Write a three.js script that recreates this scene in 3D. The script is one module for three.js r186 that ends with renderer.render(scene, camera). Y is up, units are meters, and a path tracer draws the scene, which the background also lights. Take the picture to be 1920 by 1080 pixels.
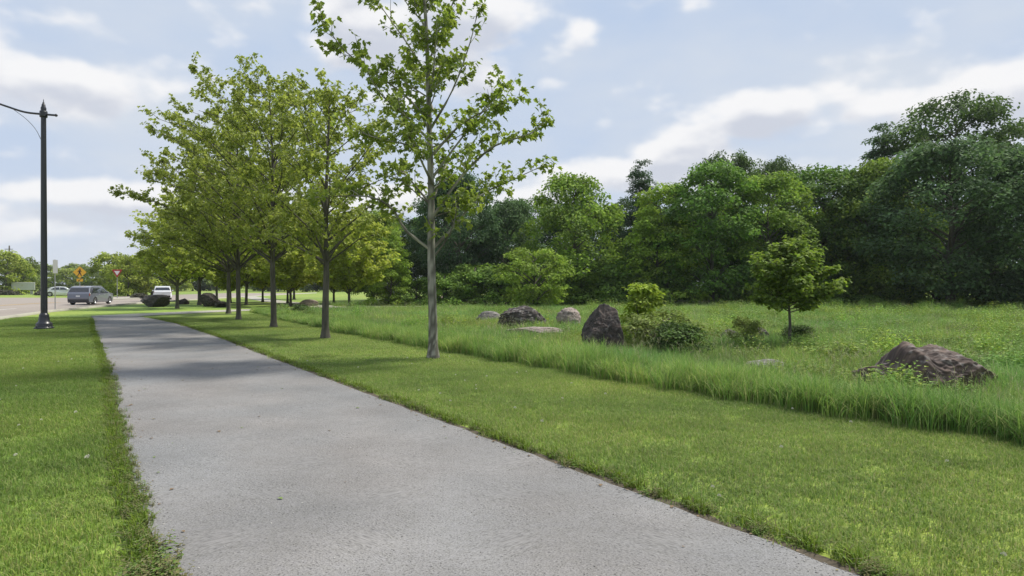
import * as THREE from 'three';
import { mergeGeometries, mergeVertices } from 'three/addons/utils/BufferGeometryUtils.js';
import { ImprovedNoise } from 'three/addons/math/ImprovedNoise.js';
import { RoundedBoxGeometry } from 'three/addons/geometries/RoundedBoxGeometry.js';

// ------------------------------------------------------------------ camera, sky, sun, exposure
const scene = new THREE.Scene();
const camera = new THREE.PerspectiveCamera(46.73, 1920 / 1080, 0.1, 6000);
camera.position.set(0, 1.65, 0);
camera.lookAt(0, 1.65 - 0.4, -100);            // level, a hair downwards
const renderer = new THREE.WebGLRenderer({ antialias: true });
renderer.toneMapping = THREE.LinearToneMapping;
renderer.toneMappingExposure = 1.08;
renderer.shadowMap.enabled = true;

const R = Math.PI / 180;
const SUN_AZ = 62 * R, SUN_EL = 56 * R;          // azimuth measured to the right of straight ahead
const sunDir = new THREE.Vector3(Math.sin(SUN_AZ) * Math.cos(SUN_EL), Math.sin(SUN_EL), -Math.cos(SUN_AZ) * Math.cos(SUN_EL));
const sun = new THREE.DirectionalLight(new THREE.Color(1.0, 0.95, 0.84), 5.0);
sun.position.copy(sunDir).multiplyScalar(120); sun.target.position.set(0, 0, -30);
sun.position.add(sun.target.position);
sun.castShadow = true; sun.shadow.radius = 13; sun.shadow.mapSize.set(4096, 4096);
Object.assign(sun.shadow.camera, { left: -90, right: 90, top: 90, bottom: -90, near: 1, far: 400 });
scene.add(sun, sun.target);

// ------------------------------------------------------------------ small tools
function rng(seed) { let a = seed >>> 0; return () => { a = (a + 0x6D2B79F5) | 0; let t = Math.imul(a ^ (a >>> 15), 1 | a); t = (t + Math.imul(t ^ (t >>> 7), 61 | t)) ^ t; return ((t ^ (t >>> 14)) >>> 0) / 4294967296; }; }
const noise = new ImprovedNoise();
const N3 = (x, y, z) => noise.noise(x, y, z);
function fbm(x, y, z, oct = 4) { let s = 0, a = 0.5, f = 1; for (let i = 0; i < oct; i++) { s += a * N3(x * f + i * 17.3, y * f + i * 5.1, z * f - i * 9.7); a *= 0.5; f *= 2.03; } return s; }
const clamp = (v, a, b) => Math.min(b, Math.max(a, v));
const sstep = (a, b, x) => { const t = clamp((x - a) / (b - a), 0, 1); return t * t * (3 - 2 * t); };
const lerp = (a, b, t) => a + (b - a) * t;
const V = (x, y, z) => new THREE.Vector3(x, y, z);

// ------------------------------------------------------------------ sky: pale summer sky, thin veil, fair-weather clouds
{
  const W = 2560, H = 1280, data = new Float32Array(W * H * 4);
  // main clouds: azimuth, elevation, half sizes (degrees), strength
  const blobs = [
    [-35.5, 14.2, 6.5, 2.0, 0.95], [-38, 16.0, 4.0, 1.4, 0.5],
    [-12, 20.5, 5.5, 4.5, 0.85], [-5, 21.5, 5.5, 3.6, 0.95], [-1.5, 17.5, 3.5, 2.2, 0.75], [-10, 15.5, 4, 2.2, 0.5],
    [6.0, 20.8, 1.7, 1.1, 0.8], [3.0, 17.0, 1.6, 0.7, 0.6], [15.5, 22.2, 1.8, 1.0, 0.65], [11, 24, 2.5, 0.7, 0.55],
    [9, 9.0, 7, 1.8, 0.8], [15, 11.0, 5, 2.0, 0.85], [21, 13.2, 5.5, 2.0, 0.95], [28, 13.8, 5, 1.8, 0.85], [35, 13.0, 6, 2.2, 0.95], [17, 8, 6, 1.5, 0.6],
    [-30, 6.5, 8, 1.3, 0.75], [-38, 4.5, 7, 1.3, 0.7], [-22, 8.2, 3.5, 1.4, 0.7], [-34, 9.0, 4, 0.9, 0.45], [-10, 7, 7, 2.0, 0.8], [1, 7, 6, 2, 0.7],
  ];
  function density(az, el, dx, dy, dz) {
    let b = 0;
    for (const [ba, be, sa, se, k] of blobs) {
      let da = az - ba; if (da > 180) da -= 360; if (da < -180) da += 360;
      const q = (da / sa) * (da / sa) + ((el - be) / se) * ((el - be) / se);
      if (q < 6) b = Math.max(b, k * Math.exp(-q * 0.9));
    }
    const k = 1 / (dy + 0.22), px = dx * k, pz = dz * k;
    const big = fbm(px * 1.5 + 3.1, 2.7, pz * 1.5 - 1.9, 4) * 0.9;
    const near = fbm(dx * 11 + 11, dy * 22, dz * 11, 7);
    const far = Math.abs(az) < 48 && el < 30 ? 0 : 1;               // away from the drawn clouds the same kind of clouds goes on by noise
    return (far ? sstep(-0.02, 0.35, big) * 0.75 : b) + near * 1.0 - 0.10;
  }
  for (let j = 0; j < H; j++) {
    const v = (j + 0.5) / H, elr = (v - 0.5) * Math.PI, el = elr / R, dy = Math.sin(elr), c = Math.cos(elr);
    for (let i = 0; i < W; i++) {
      const o = (j * W + i) * 4;
      const ang = ((i + 0.5) / W - 0.5) * 2 * Math.PI, dx = Math.cos(ang) * c, dz = Math.sin(ang) * c;
      let r, g, b;
      if (el < -1.5) { r = 0.60; g = 0.66; b = 0.75; }
      else {
        const az = Math.atan2(dx, -dz) / R, e = Math.max(el, 0);
        const t = 1 - Math.exp(-e / 26);
        r = lerp(0.60, 0.33, t); g = lerp(0.67, 0.475, t); b = lerp(0.78, 0.73, t);
        const k = 1 / (Math.max(dy, 0) + 0.16);
        const veil = clamp(0.60 + fbm(dx * k * 1.3 + 8, 1.3, dz * k * 1.3, 6) * 1.7, 0, 1) * lerp(0.9, 0.82, t);
        r = lerp(r, 0.635, veil); g = lerp(g, 0.685, veil); b = lerp(b, 0.76, veil);
        const d = density(az, e, dx, Math.max(dy, 0), dz);
        if (d > 0.05) {
          const up = density(az, e + 1.5, dx, Math.max(dy, 0) + 0.026, dz);
          const a = sstep(0.05, 0.54, d) * 0.93;
          const under = sstep(0.18, 0.85, up);
          const cr = lerp(0.89, 0.58, under), cg = lerp(0.885, 0.61, under), cb = lerp(0.89, 0.69, under);
          r = lerp(r, cr, a); g = lerp(g, cg, a); b = lerp(b, cb, a);
        }
        const h = Math.exp(-e / 3.0) * 0.5; r = lerp(r, 0.65, h); g = lerp(g, 0.69, h); b = lerp(b, 0.76, h);
      }
      data[o] = r; data[o + 1] = g; data[o + 2] = b; data[o + 3] = 1;
    }
  }
  const sky = new THREE.DataTexture(data, W, H, THREE.RGBAFormat, THREE.FloatType);
  sky.mapping = THREE.EquirectangularReflectionMapping; sky.magFilter = THREE.LinearFilter; sky.minFilter = THREE.LinearFilter; sky.needsUpdate = true;
  scene.background = sky; scene.environment = sky;
}

// ------------------------------------------------------------------ naming helpers
const taken = {};
function numbered(name) { const n = taken[name] = (taken[name] ?? -1) + 1; return n ? name + '_' + String(n).padStart(3, '0') : name; }
function shade(o) { o.traverse(m => { if (m.isMesh) { m.castShadow = true; m.receiveShadow = true; } }); return o; }
function tag(o, label, category, group) { o.userData.label = label; if (category) o.userData.category = category; if (group) o.userData.group = group; return o; }
function thing(name, label, category, [x, y, z], turn = 0, group) {
  const g = new THREE.Group(); g.name = numbered(name); g.position.set(x, y, z); g.rotation.y = turn; tag(g, label, category, group); scene.add(g); return g;
}
function part(name, geo, mat, parent) { const m = new THREE.Mesh(geo, mat); m.name = name; m.castShadow = m.receiveShadow = true; parent.add(m); return m; }
function structure(name, geo, mat, label, category) { const m = new THREE.Mesh(geo, mat); m.name = numbered(name); m.userData.kind = 'structure'; if (label) tag(m, label, category); m.receiveShadow = true; m.castShadow = true; scene.add(m); return m; }
function stuff(name, geo, mat, list, label, category) {   // list: {m: Matrix4, c: Color}
  const im = new THREE.InstancedMesh(geo, mat, list.length); im.name = numbered(name);
  list.forEach((e, i) => { im.setMatrixAt(i, e.m); if (e.c) im.setColorAt(i, e.c); });
  im.userData.kind = 'stuff'; tag(im, label, category); im.castShadow = im.receiveShadow = true; scene.add(im); return im;
}
function copyThing(src, pos, turn, scale, label, group) {
  const c = src.clone(); c.name = numbered(src.name.replace(/_\d{3}$/, '')); c.userData = { ...src.userData }; c.position.set(...pos); c.rotation.y = turn;
  if (Array.isArray(scale)) c.scale.set(...scale); else c.scale.setScalar(scale);
  if (label) c.userData.label = label; if (group) c.userData.group = group; scene.add(c); return c;
}

// mesh collector: positions, colours, uv, triangles
class Geo {
  constructor() { this.p = []; this.c = []; this.u = []; this.i = []; this.hasC = false; }
  v(x, y, z, col, u = 0, w = 0) { this.p.push(x, y, z); if (col) { this.hasC = true; this.c.push(col[0], col[1], col[2]); } else this.c.push(1, 1, 1); this.u.push(u, w); return this.p.length / 3 - 1; }
  t(a, b, c) { this.i.push(a, b, c); }
  q(a, b, c, d) { this.i.push(a, b, c, a, c, d); }
  tube(pts, radii, n = 6, colf) {
    const N = pts.length; let prev = -1; const up = V(0, 1, 0), ref = V(1, 0, 0); let len = 0;
    for (let k = 0; k < N; k++) {
      const a = pts[Math.max(0, k - 1)], b = pts[Math.min(N - 1, k + 1)], d = b.clone().sub(a).normalize();
      const s = Math.abs(d.y) > 0.85 ? ref.clone() : up.clone(); const e1 = s.cross(d).normalize(), e2 = d.clone().cross(e1);
      const first = this.p.length / 3; if (k) len += pts[k].distanceTo(pts[k - 1]);
      for (let j = 0; j <= n; j++) {
        const th = j / n * 2 * Math.PI, r = typeof radii[k] === 'function' ? radii[k](th) : radii[k], cx = Math.cos(th) * r, cy = Math.sin(th) * r;
        const x = pts[k].x + e1.x * cx + e2.x * cy, y = pts[k].y + e1.y * cx + e2.y * cy, z = pts[k].z + e1.z * cx + e2.z * cy;
        this.v(x, y, z, colf ? colf(x, y, z, k / (N - 1)) : null, j / n * 2 * Math.PI * radii0(radii[0]), len);
      }
      if (prev >= 0) for (let j = 0; j < n; j++) this.q(prev + j, prev + j + 1, first + j + 1, first + j);
      prev = first;
    }
    const tip = this.v(pts[N - 1].x, pts[N - 1].y, pts[N - 1].z, colf ? colf(pts[N - 1].x, pts[N - 1].y, pts[N - 1].z, 1) : null);
    for (let j = 0; j < n; j++) this.t(prev + j, prev + j + 1, tip);
  }
  build() {
    const g = new THREE.BufferGeometry(); g.setAttribute('position', new THREE.Float32BufferAttribute(this.p, 3)); g.setAttribute('uv', new THREE.Float32BufferAttribute(this.u, 2));
    if (this.hasC) g.setAttribute('color', new THREE.Float32BufferAttribute(this.c, 3)); g.setIndex(this.i); g.computeVertexNormals(); return g;
  }
}
function radii0(r) { return typeof r === 'function' ? r(0) : r; }

function noiseTexture(size, fn, srgb) {               // fn(u, v) in 0..1 must wrap; returns [r, g, b] in 0..1 (sRGB values if srgb)
  const d = new Uint8Array(size * size * 4);
  for (let j = 0; j < size; j++) for (let i = 0; i < size; i++) { const c = fn(i / size, j / size, i, j), o = (j * size + i) * 4; d[o] = clamp(c[0], 0, 1) * 255; d[o + 1] = clamp(c[1], 0, 1) * 255; d[o + 2] = clamp(c[2], 0, 1) * 255; d[o + 3] = 255; }
  const t = new THREE.DataTexture(d, size, size); t.wrapS = t.wrapT = THREE.RepeatWrapping; t.magFilter = THREE.LinearFilter; t.minFilter = THREE.LinearMipmapLinearFilter; t.generateMipmaps = true; t.needsUpdate = true; if (srgb) t.colorSpace = THREE.SRGBColorSpace; return t;
}
const wrapN = (u, v, f, s) => { // tiling noise from a torus
  const a = u * 2 * Math.PI, b = v * 2 * Math.PI, k = f / (2 * Math.PI); return N3(Math.cos(a) * k + s, Math.sin(a) * k + Math.cos(b) * k * 1.3 + s * 2.1, Math.sin(b) * k - s); };

// ------------------------------------------------------------------ the lie of the land (x to the right, d = metres ahead of the camera; z = -d)
function curve(pts) { // piecewise linear d -> x, going on straight at both ends
  return d => { let k = 0; while (k < pts.length - 2 && d > pts[k + 1][1]) k++; const [x0, d0] = pts[k], [x1, d1] = pts[k + 1]; return x0 + (x1 - x0) * (d - d0) / (d1 - d0); };
}
const pathR = curve([[1.93, 3.8], [0.25, 6.34], [-2.04, 9.82], [-5.62, 15.3], [-9.75, 21.7], [-14.3, 28.4], [-17.6, 32.7], [-19.2, 34.6]]);
const pathL = curve([[-1.72, 3.3], [-2.05, 3.9], [-3.22, 5.65], [-4.95, 8.4], [-6.66, 11.1], [-8.05, 13.3], [-11.0, 17.9], [-15.2, 24.3], [-20.6, 32.8], [-21.8, 34.6]]);
const meadowE = curve([[8.9, 1.5], [5.05, 7.0], [1.5, 11.7], [-0.72, 15], [-5.9, 22.9], [-9.2, 28.5], [-12.8, 35], [-15.5, 40]]);
const roadR = curve([[-14, 4], [-19.5, 18], [-24.4, 31.7], [-28.3, 41], [-30.6, 49], [-33.2, 60], [-35.6, 76], [-38, 100], [-41, 140]]);
const ROADW = 19.5;
const crossC = [[-21.3, 35.2], [-20.3, 38.2], [-18.0, 43.5], [-13.0, 49.3], [-6, 52.3], [2, 52.8], [8, 51.5]];
const backC = [[-13.6, 49.2], [-17.5, 57], [-24.2, 68], [-36, 92], [-40, 100]];

function ribbon(cpts, width, y, closeStep = 0.6) {
  const cv = new THREE.CatmullRomCurve3(cpts.map(([x, d]) => V(x, 0, -d))), L = cv.getLength(), n = Math.ceil(L / closeStep), g = new Geo();
  for (let k = 0; k <= n; k++) { const p = cv.getPointAt(k / n), t = cv.getTangentAt(k / n), s = V(-t.z, 0, t.x).normalize(); const w = width / 2 + N3(k * 0.3, 4.4, width) * 0.04; g.v(p.x - s.x * w, y, p.z - s.z * w, null, 0, k / n * L); g.v(p.x + s.x * w, y, p.z + s.z * w, null, width, k / n * L); }
  for (let k = 0; k < n; k++) g.q(2 * k, 2 * k + 1, 2 * k + 3, 2 * k + 2); return g.build();
}
function between(fa, fb, d0, d1, step, y, cols = 8, jitter = 0) {
  const g = new Geo(), n = Math.ceil((d1 - d0) / step);
  for (let k = 0; k <= n; k++) { const d = d0 + (d1 - d0) * k / n, a = fa(d) + jitter * N3(d * 2.7, 1, 0), b = fb(d) + jitter * N3(d * 2.7, 7, 3); for (let j = 0; j <= cols; j++) { const x = lerp(a, b, j / cols); g.v(x, y, -d, null, x, d); } }
  for (let k = 0; k < n; k++) for (let j = 0; j < cols; j++) { const a = k * (cols + 1) + j; g.q(a, a + 1, a + cols + 2, a + cols + 1); } return g.build();
}
function upwards(geo) { // make sheet normals point up
  const n = geo.attributes.normal; if (n.getY(0) < 0) { const ix = geo.index.array; for (let k = 0; k < ix.length; k += 3) { const t = ix[k]; ix[k] = ix[k + 1]; ix[k + 1] = t; } geo.computeVertexNormals(); } return geo;
}
function mottle(geo, f, amp, base = [1, 1, 1], tint = [1, 1, 1]) { // broad uneven tone of the matter itself
  const p = geo.attributes.position, c = new Float32Array(p.count * 3);
  for (let k = 0; k < p.count; k++) { const x = p.getX(k), z = p.getZ(k), v = 1 + amp * 2 * fbm(x * f, 3, z * f, 4), w = fbm(x * f * 0.6 + 40, 9, z * f * 0.6, 3); for (let j = 0; j < 3; j++) c[k * 3 + j] = base[j] * v * (1 + w * (tint[j] - 1)); }
  geo.setAttribute('color', new THREE.BufferAttribute(c, 3)); return geo;
}

// ground: one sheet out to the horizon
const turfTex = noiseTexture(1024, (u, v) => { const a = wrapN(u, v, 60, 1), b = wrapN(u, v, 14, 5), c = wrapN(u, v, 160, 9); const k = 0.5 + a * 0.22 + b * 0.16 + c * 0.22; return [k * 0.86 + b * 0.06, k, k * 0.55]; }, false);
turfTex.repeat.set(1, 1);
{
  const n = 240, g = new Geo(), f = t => Math.sign(t) * (60 * Math.abs(t) + 2940 * Math.pow(Math.abs(t), 5));
  for (let j = 0; j <= n; j++) for (let i = 0; i <= n; i++) { const x = f(i / n * 2 - 1), z = -25 + f(j / n * 2 - 1); g.v(x, 0, z, null, x / 3.1, z / 3.1); }
  for (let j = 0; j < n; j++) for (let i = 0; i < n; i++) { const a = j * (n + 1) + i; g.q(a, a + n + 1, a + n + 2, a + 1); }
  const geo = mottle(upwards(g.build()), 0.11, 0.3, [1, 1, 1], [1.5, 1.1, 0.9]);
  structure('ground', geo, new THREE.MeshStandardMaterial({ color: new THREE.Color(0.42, 0.50, 0.13), map: turfTex, vertexColors: true, roughness: 0.95 }), 'wide flat grassy ground of the park', 'ground');
}
// asphalt walking path
const aggTex = noiseTexture(1024, (u, v, i, j) => { const s = Math.sin(i * 12.9898 + j * 78.233) * 43758.5453, h = s - Math.floor(s); const a = wrapN(u, v, 150, 2), b = wrapN(u, v, 330, 6), c = wrapN(u, v, 34, 3), e = wrapN(u, v, 9, 11); let k = 0.78 + a * 0.27 + b * 0.36 + c * 0.07 + e * 0.04 + (h - 0.5) * 0.12; if (b > 0.36) k += 0.14; if (a < -0.42) k -= 0.20; return [k * 1.0, k * 0.995, k * 0.985 + c * 0.02]; });
const aggBump = noiseTexture(512, (u, v) => { const k = 0.5 + wrapN(u, v, 120, 2) * 0.5; return [k, k, k]; });
const asphalt = new THREE.MeshStandardMaterial({ color: new THREE.Color(0.228, 0.222, 0.221), map: aggTex, bumpMap: aggBump, bumpScale: 0.004, vertexColors: true, roughness: 0.9 });
{
  const g = upwards(between(pathL, pathR, -4, 35.6, 0.12, 0.016, 26, 0.05)), uv = g.attributes.uv; for (let k = 0; k < uv.count; k++) uv.setXY(k, uv.getX(k) / 1.9, uv.getY(k) / 1.9);
  mottle(g, 0.9, 0.19, [1, 1, 1], [1.1, 1.0, 0.92]);
  structure('walking_path', g, asphalt, 'pale grey asphalt walking path running between the lawns', 'path');
  const soil = new THREE.MeshStandardMaterial({ color: new THREE.Color(0.075, 0.06, 0.04), roughness: 1 });
  const strip = (f, s, nm) => structure(nm, upwards(between(d => f(d) - 0.06, d => f(d) + 0.06 + s * (0.06 + 0.10 * Math.abs(N3(d * 1.3, 2, s)) ), -2, 35, 0.15, 0.006, 2)), soil, 'narrow strip of bare dark soil along the ' + (s > 0 ? 'tree-side' : 'lamp-side') + ' edge of the path', 'soil');
  strip(pathR, 1, 'soil_strip'); strip(pathL, -1, 'soil_strip');
}
// concrete paths
const concTex = noiseTexture(512, (u, v) => { const k = 0.86 + wrapN(u, v, 40, 4) * 0.1 + wrapN(u, v, 140, 8) * 0.12; return [k, k * 0.985, k * 0.94]; });
const concrete = new THREE.MeshStandardMaterial({ color: new THREE.Color(0.40, 0.39, 0.35), map: concTex, roughness: 0.9 });
structure('concrete_path', upwards(ribbon(crossC, 2.7, 0.022)), concrete, 'light concrete footpath curving off towards the woodland edge', 'path');
structure('concrete_path', upwards(ribbon(backC, 2.2, 0.026)), concrete, 'light concrete footpath running back beside the rear trees', 'path');
// road with kerbs and markings
const roadTex = noiseTexture(512, (u, v) => { const k = 0.86 + wrapN(u, v, 60, 12) * 0.12 + wrapN(u, v, 200, 3) * 0.14; return [k, k * 0.97, k * 0.93]; });
const roadMat = new THREE.MeshStandardMaterial({ color: new THREE.Color(0.31, 0.275, 0.25), map: roadTex, vertexColors: true, roughness: 0.9 });
structure('road', mottle(upwards(between(d => roadR(d) - ROADW, roadR, -6, 140, 0.8, 0.010, 16)), 0.12, 0.12), roadMat, 'wide pale road curving past the lawn', 'road');
structure('cross_road', mottle(upwards((() => { const g = new Geo(); for (let k = 0; k <= 60; k++) { const x = -160 + k * 2; g.v(x, 0.014, -(66 + (x + 60) * -0.09), null, x / 3, 0); g.v(x, 0.014, -(88 + (x + 60) * -0.11), null, x / 3, 6); } for (let k = 0; k < 60; k++) g.q(2 * k, 2 * k + 1, 2 * k + 3, 2 * k + 2); return g.build(); })()), 0.1, 0.1), roadMat, 'pale side road joining the wide road', 'road');
{
  const kerb = (f, d0, d1) => { const g = new Geo(), n = Math.ceil((d1 - d0) / 1); const prof = [[-0.16, 0], [-0.15, 0.12], [-0.12, 0.14], [0.02, 0.14], [0.03, 0.0]];
    for (let k = 0; k <= n; k++) { const d = d0 + (d1 - d0) * k / n; for (const [o, y] of prof) g.v(f(d) + o, y, -d, null, o, d); }
    for (let k = 0; k < n; k++) for (let j = 0; j < 4; j++) { const a = k * 5 + j; g.q(a, a + 1, a + 6, a + 5); } return g.build(); };
  structure('kerb', kerb(roadR, -6, 140), concrete, 'pale concrete kerb between the road and the lawn', 'kerb');
  structure('kerb', kerb(d => roadR(d) - ROADW + 0.1, -6, 64), concrete, 'pale concrete kerb on the far side of the road', 'kerb');
  const paintY = new THREE.MeshStandardMaterial({ color: new THREE.Color(0.62, 0.40, 0.10), roughness: 0.8 }), paintW = new THREE.MeshStandardMaterial({ color: new THREE.Color(0.75, 0.74, 0.70), roughness: 0.8 });
  const line = (off, w, d0, d1) => upwards(between(d => roadR(d) - off, d => roadR(d) - off + w, d0, d1, 1, 0.0185, 1));
  structure('road_line', mergeGeometries([line(9.6, 0.14, -6, 64), line(9.95, 0.14, -6, 64)]), paintY, 'double yellow centre line painted on the road', 'road line');
  const dashes = []; for (let d = -4; d < 64; d += 12) { dashes.push(line(5.0, 0.14, d, d + 3)); dashes.push(line(14.6, 0.14, d, d + 3)); }
  structure('road_line', mergeGeometries(dashes), paintW, 'broken white lane lines painted on the road', 'road line');
}
// woodland floor: dark leaf litter under the trees
{
  const g = new Geo(), front = x => 50 + (x < 0 ? -x * 0.35 : 0) - (x > 18 ? (x - 18) * 0.25 : 0), n = 50, m = 8;
  for (let i = 0; i <= n; i++) { const x = -14 + i * 1.9; for (let j = 0; j <= m; j++) { const d = front(x) + N3(x * 0.3, 1, 2) * 2 + j * 6; g.v(x, 0.008, -d, null, x / 2, d / 2); } }
  for (let i = 0; i < n; i++) for (let j = 0; j < m; j++) { const a = i * (m + 1) + j; g.q(a, a + 1, a + m + 2, a + m + 1); }
  structure('woodland_floor', upwards(g.build()), new THREE.MeshStandardMaterial({ color: new THREE.Color(0.16, 0.125, 0.08), map: concTex, roughness: 1 }), 'brown leaf litter under the woodland trees', 'ground');
}

// ------------------------------------------------------------------ lawns, meadow, weeds (stuff)
function blade(g, x, z, h, w, lean, az, segs, col, y0 = 0) { // one curved grass blade
  const lx = Math.cos(az), lz = Math.sin(az), sx = -lz * w / 2, sz = lx * w / 2; let a = -1, b = -1;
  for (let k = 0; k <= segs; k++) { const t = k / segs, o = lean * t * t, y = y0 + h * (t - 0.25 * lean * t * t), ww = 1 - 0.75 * t * t; const cx = x + lx * o * h, cz = z + lz * o * h;
    if (k === segs) { const c = g.v(cx, y, cz, col); if (a >= 0) g.t(a, b, c); } else { const a2 = g.v(cx - sx * ww, y, cz - sz * ww, col), b2 = g.v(cx + sx * ww, y, cz + sz * ww, col); if (a >= 0) g.q(a, b, b2, a2); a = a2; b = b2; } }
}
function tuft(seed, n, radius, hmin, hmax, w, leanMax, segs, cols) {
  const r = rng(seed), g = new Geo();
  for (let k = 0; k < n; k++) { const q = Math.sqrt(r()) * radius, th = r() * 6.283, c0 = cols[Math.floor(r() * cols.length)], m = 0.8 + r() * 0.4; blade(g, Math.cos(th) * q, Math.sin(th) * q, lerp(hmin, hmax, r()), w * (0.7 + r() * 0.6), r() * leanMax, r() * 6.283, segs, c0.map(v => v * m)); }
  return g.build();
}
function herb(seed, n, radius, h, leaf, cols) { // leafy stems
  const r = rng(seed), g = new Geo();
  for (let s = 0; s < n; s++) { const q = Math.sqrt(r()) * radius, th = r() * 6.283, bx = Math.cos(th) * q, bz = Math.sin(th) * q, hh = h * (0.55 + 0.45 * r()), la = r() * 6.283, ln = r() * 0.35;
    const base = cols[Math.floor(r() * cols.length)]; blade(g, bx, bz, hh, 0.006, ln, la, 2, base);
    const m = 7; for (let k = 0; k < m; k++) { const t = (k + 0.6) / m, y = hh * t, x = bx + Math.cos(la) * ln * t * t * hh, z = bz + Math.sin(la) * ln * t * t * hh, a = k * 2.4 + r(), L = leaf * (0.7 + 0.6 * r()) * (1.1 - 0.5 * t), W = L * 0.36, cx = Math.cos(a), cz = Math.sin(a), dy = L * (0.25 - 0.6 * r()), mm = 0.75 + r() * 0.5, c = base.map(v => v * mm);
      const p0 = g.v(x, y, z, c), p1 = g.v(x + cx * L * 0.5 - cz * W, y + dy * 0.2 + L * 0.12, z + cz * L * 0.5 + cx * W, c), p2 = g.v(x + cx * L, y + dy, z + cz * L, c), p3 = g.v(x + cx * L * 0.5 + cz * W, y + dy * 0.2 + L * 0.12, z + cz * L * 0.5 - cx * W, c); g.t(p0, p1, p2); g.t(p0, p2, p3); } }
  return g.build();
}
const leafMat = (tr = 0.4) => new THREE.MeshPhysicalMaterial({ color: 0xffffff, vertexColors: true, roughness: 0.95, transmission: tr, thickness: 0, side: THREE.DoubleSide, specularIntensity: 0.35 });
const lawnMat = leafMat(0.45), meadowMat = leafMat(0.4);
const M4 = (x, y, z, turn, s, sy = s) => new THREE.Matrix4().compose(V(x, y, z), new THREE.Quaternion().setFromAxisAngle(V(0, 1, 0), turn), V(s, sy, s));
const seen = (x, d, m = 2.6) => d > 1.5 && Math.abs(x) < d * 0.79 + m;
{
  const cols = [[0.19, 0.275, 0.05], [0.16, 0.25, 0.045], [0.225, 0.30, 0.06], [0.14, 0.225, 0.045], [0.28, 0.30, 0.11]];
  const geos = [11, 12, 13].map(s => tuft(s, 150, 0.2, 0.03, 0.06, 0.007, 1.4, 2, cols));
  const lists = [[], [], []], r = rng(77), step = 0.17;
  const put = (x, d, k, sy) => { const p = fbm(x * 0.35, 1.7, d * 0.35, 3), q = fbm(x * 1.9 + 9, 4.1, d * 1.9, 3), b = 1 + p * 0.45 + q * 0.35; lists[Math.floor(r() * 3)].push({ m: M4(x, 0.001, -d, r() * 6.28, k, sy), c: (side => new THREE.Color(b * (1 + p * 0.2) * side[0], b * side[1], b * side[2]))(x < pathL(d) ? [1.0, 1.04, 0.95] : [1.26, 1.22, 1.35]) }); };
  for (let d = 1.6; d < 44; d += step * (d > 14 ? 1.5 : 1)) {
    const st = step * (d > 14 ? 1.5 : 1), lo = -0.79 * d - 2.5, hi = Math.min(meadowE(d) + 0.5, 0.79 * d + 2.5);
    for (let x = lo; x < hi; x += st) {
      const xx = x + (r() - 0.5) * st, dd = d + (r() - 0.5) * st, L = pathL(dd), Rr = pathR(dd);
      if (dd > 34 && xx < -14.5) continue;
      if (dd < 35.5 && xx > L - 0.17 - 0.08 * N3(dd * 3, 1, 1) && xx < Rr + 0.20 + 0.08 * N3(dd * 2.2, 5, 1)) continue;
      if (xx < roadR(dd) + 0.25) continue;
      put(xx, dd, (d > 14 ? 1.45 : 1) * (0.85 + r() * 0.3), 0.85 + 0.35 * r() + 0.3 * N3(xx * 1.9, 0.5, dd * 1.9));
    }
  }
  lists.forEach((l, i) => stuff('lawn_grass', geos[i], lawnMat, l, ['short mown grass of the lawns, first mix of tufts', 'short mown grass of the lawns, second mix of tufts', 'short mown grass of the lawns, third mix of tufts'][i], 'grass'));
  // shaggy tufts hanging over the path edges
  const eg = tuft(31, 42, 0.055, 0.035, 0.085, 0.0075, 1.5, 3, [[0.16, 0.25, 0.02], [0.13, 0.21, 0.022], [0.19, 0.26, 0.03], [0.16, 0.16, 0.05]]), el = [];
  for (let d = 2.4; d < 32; d += 0.028 + d * 0.0022) {
    const reach = 0.5 + 0.5 * N3(d * 2.6, 3, 1) + 0.35 * N3(d * 7, 2, 5), x = pathL(d) - 0.07 + clamp(reach, 0, 1) * 0.13 * r(); el.push({ m: M4(x - r() * 0.10, 0.004, -d, r() * 6.28, 0.8 + r() * 0.6) });
    if (r() < 0.75) el.push({ m: M4(pathR(d) + 0.12 + r() * 0.10 + 0.05 * N3(d * 1.9, 8, 1), 0.004, -d - 0.02, r() * 6.28, 0.8 + r() * 0.7) });
  }
  stuff('edge_grass', eg, lawnMat, el, 'shaggy grass tufts creeping over the path edges', 'grass');
  // weeds at the near left corner of the path
  const wl = []; const wg = herb(91, 22, 0.11, 0.12, 0.032, [[0.13, 0.22, 0.03], [0.16, 0.22, 0.045], [0.19, 0.18, 0.07]]);
  for (let k = 0; k < 13; k++) { const d = 3.15 + r() * 1.0, x = pathL(d) - 0.12 + r() * r() * 0.28; wl.push({ m: M4(x, 0.004, -d, r() * 6.28, 0.7 + r() * 0.7) }); }
  for (let k = 0; k < 60; k++) { const d = 3.5 + r() * 16; wl.push({ m: M4(pathR(d) + 0.06 + r() * 0.14, 0.004, -d, r() * 6.28, 0.4 + r() * 0.45) }); }
  for (let k = 0; k < 80; k++) { const d = 4.2 + r() * 10; wl.push({ m: M4(pathL(d) - 0.02 + (r() - 0.5) * 0.14, 0.004, -d, r() * 6.28, 0.4 + r() * 0.5) }); }
  stuff('verge_weeds', wg, lawnMat, wl, 'small leafy weeds along the path edges', 'weeds');
  // white clover heads
  const cg = new Geo(); const rr = rng(5); for (let k = 0; k < 26; k++) { const a = rr() * 6.28, e = Math.acos(1 - rr() * 1.3), x = Math.sin(e) * Math.cos(a) * 0.009, y = 0.055 + Math.cos(e) * 0.009, z = Math.sin(e) * Math.sin(a) * 0.009; const p = g4(cg, x, y, z, 0.005, a, [0.62, 0.60, 0.50]); }
  blade(cg, 0, 0, 0.055, 0.003, 0.1, 1, 1, [0.1, 0.18, 0.03]); const cl = [];
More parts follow.
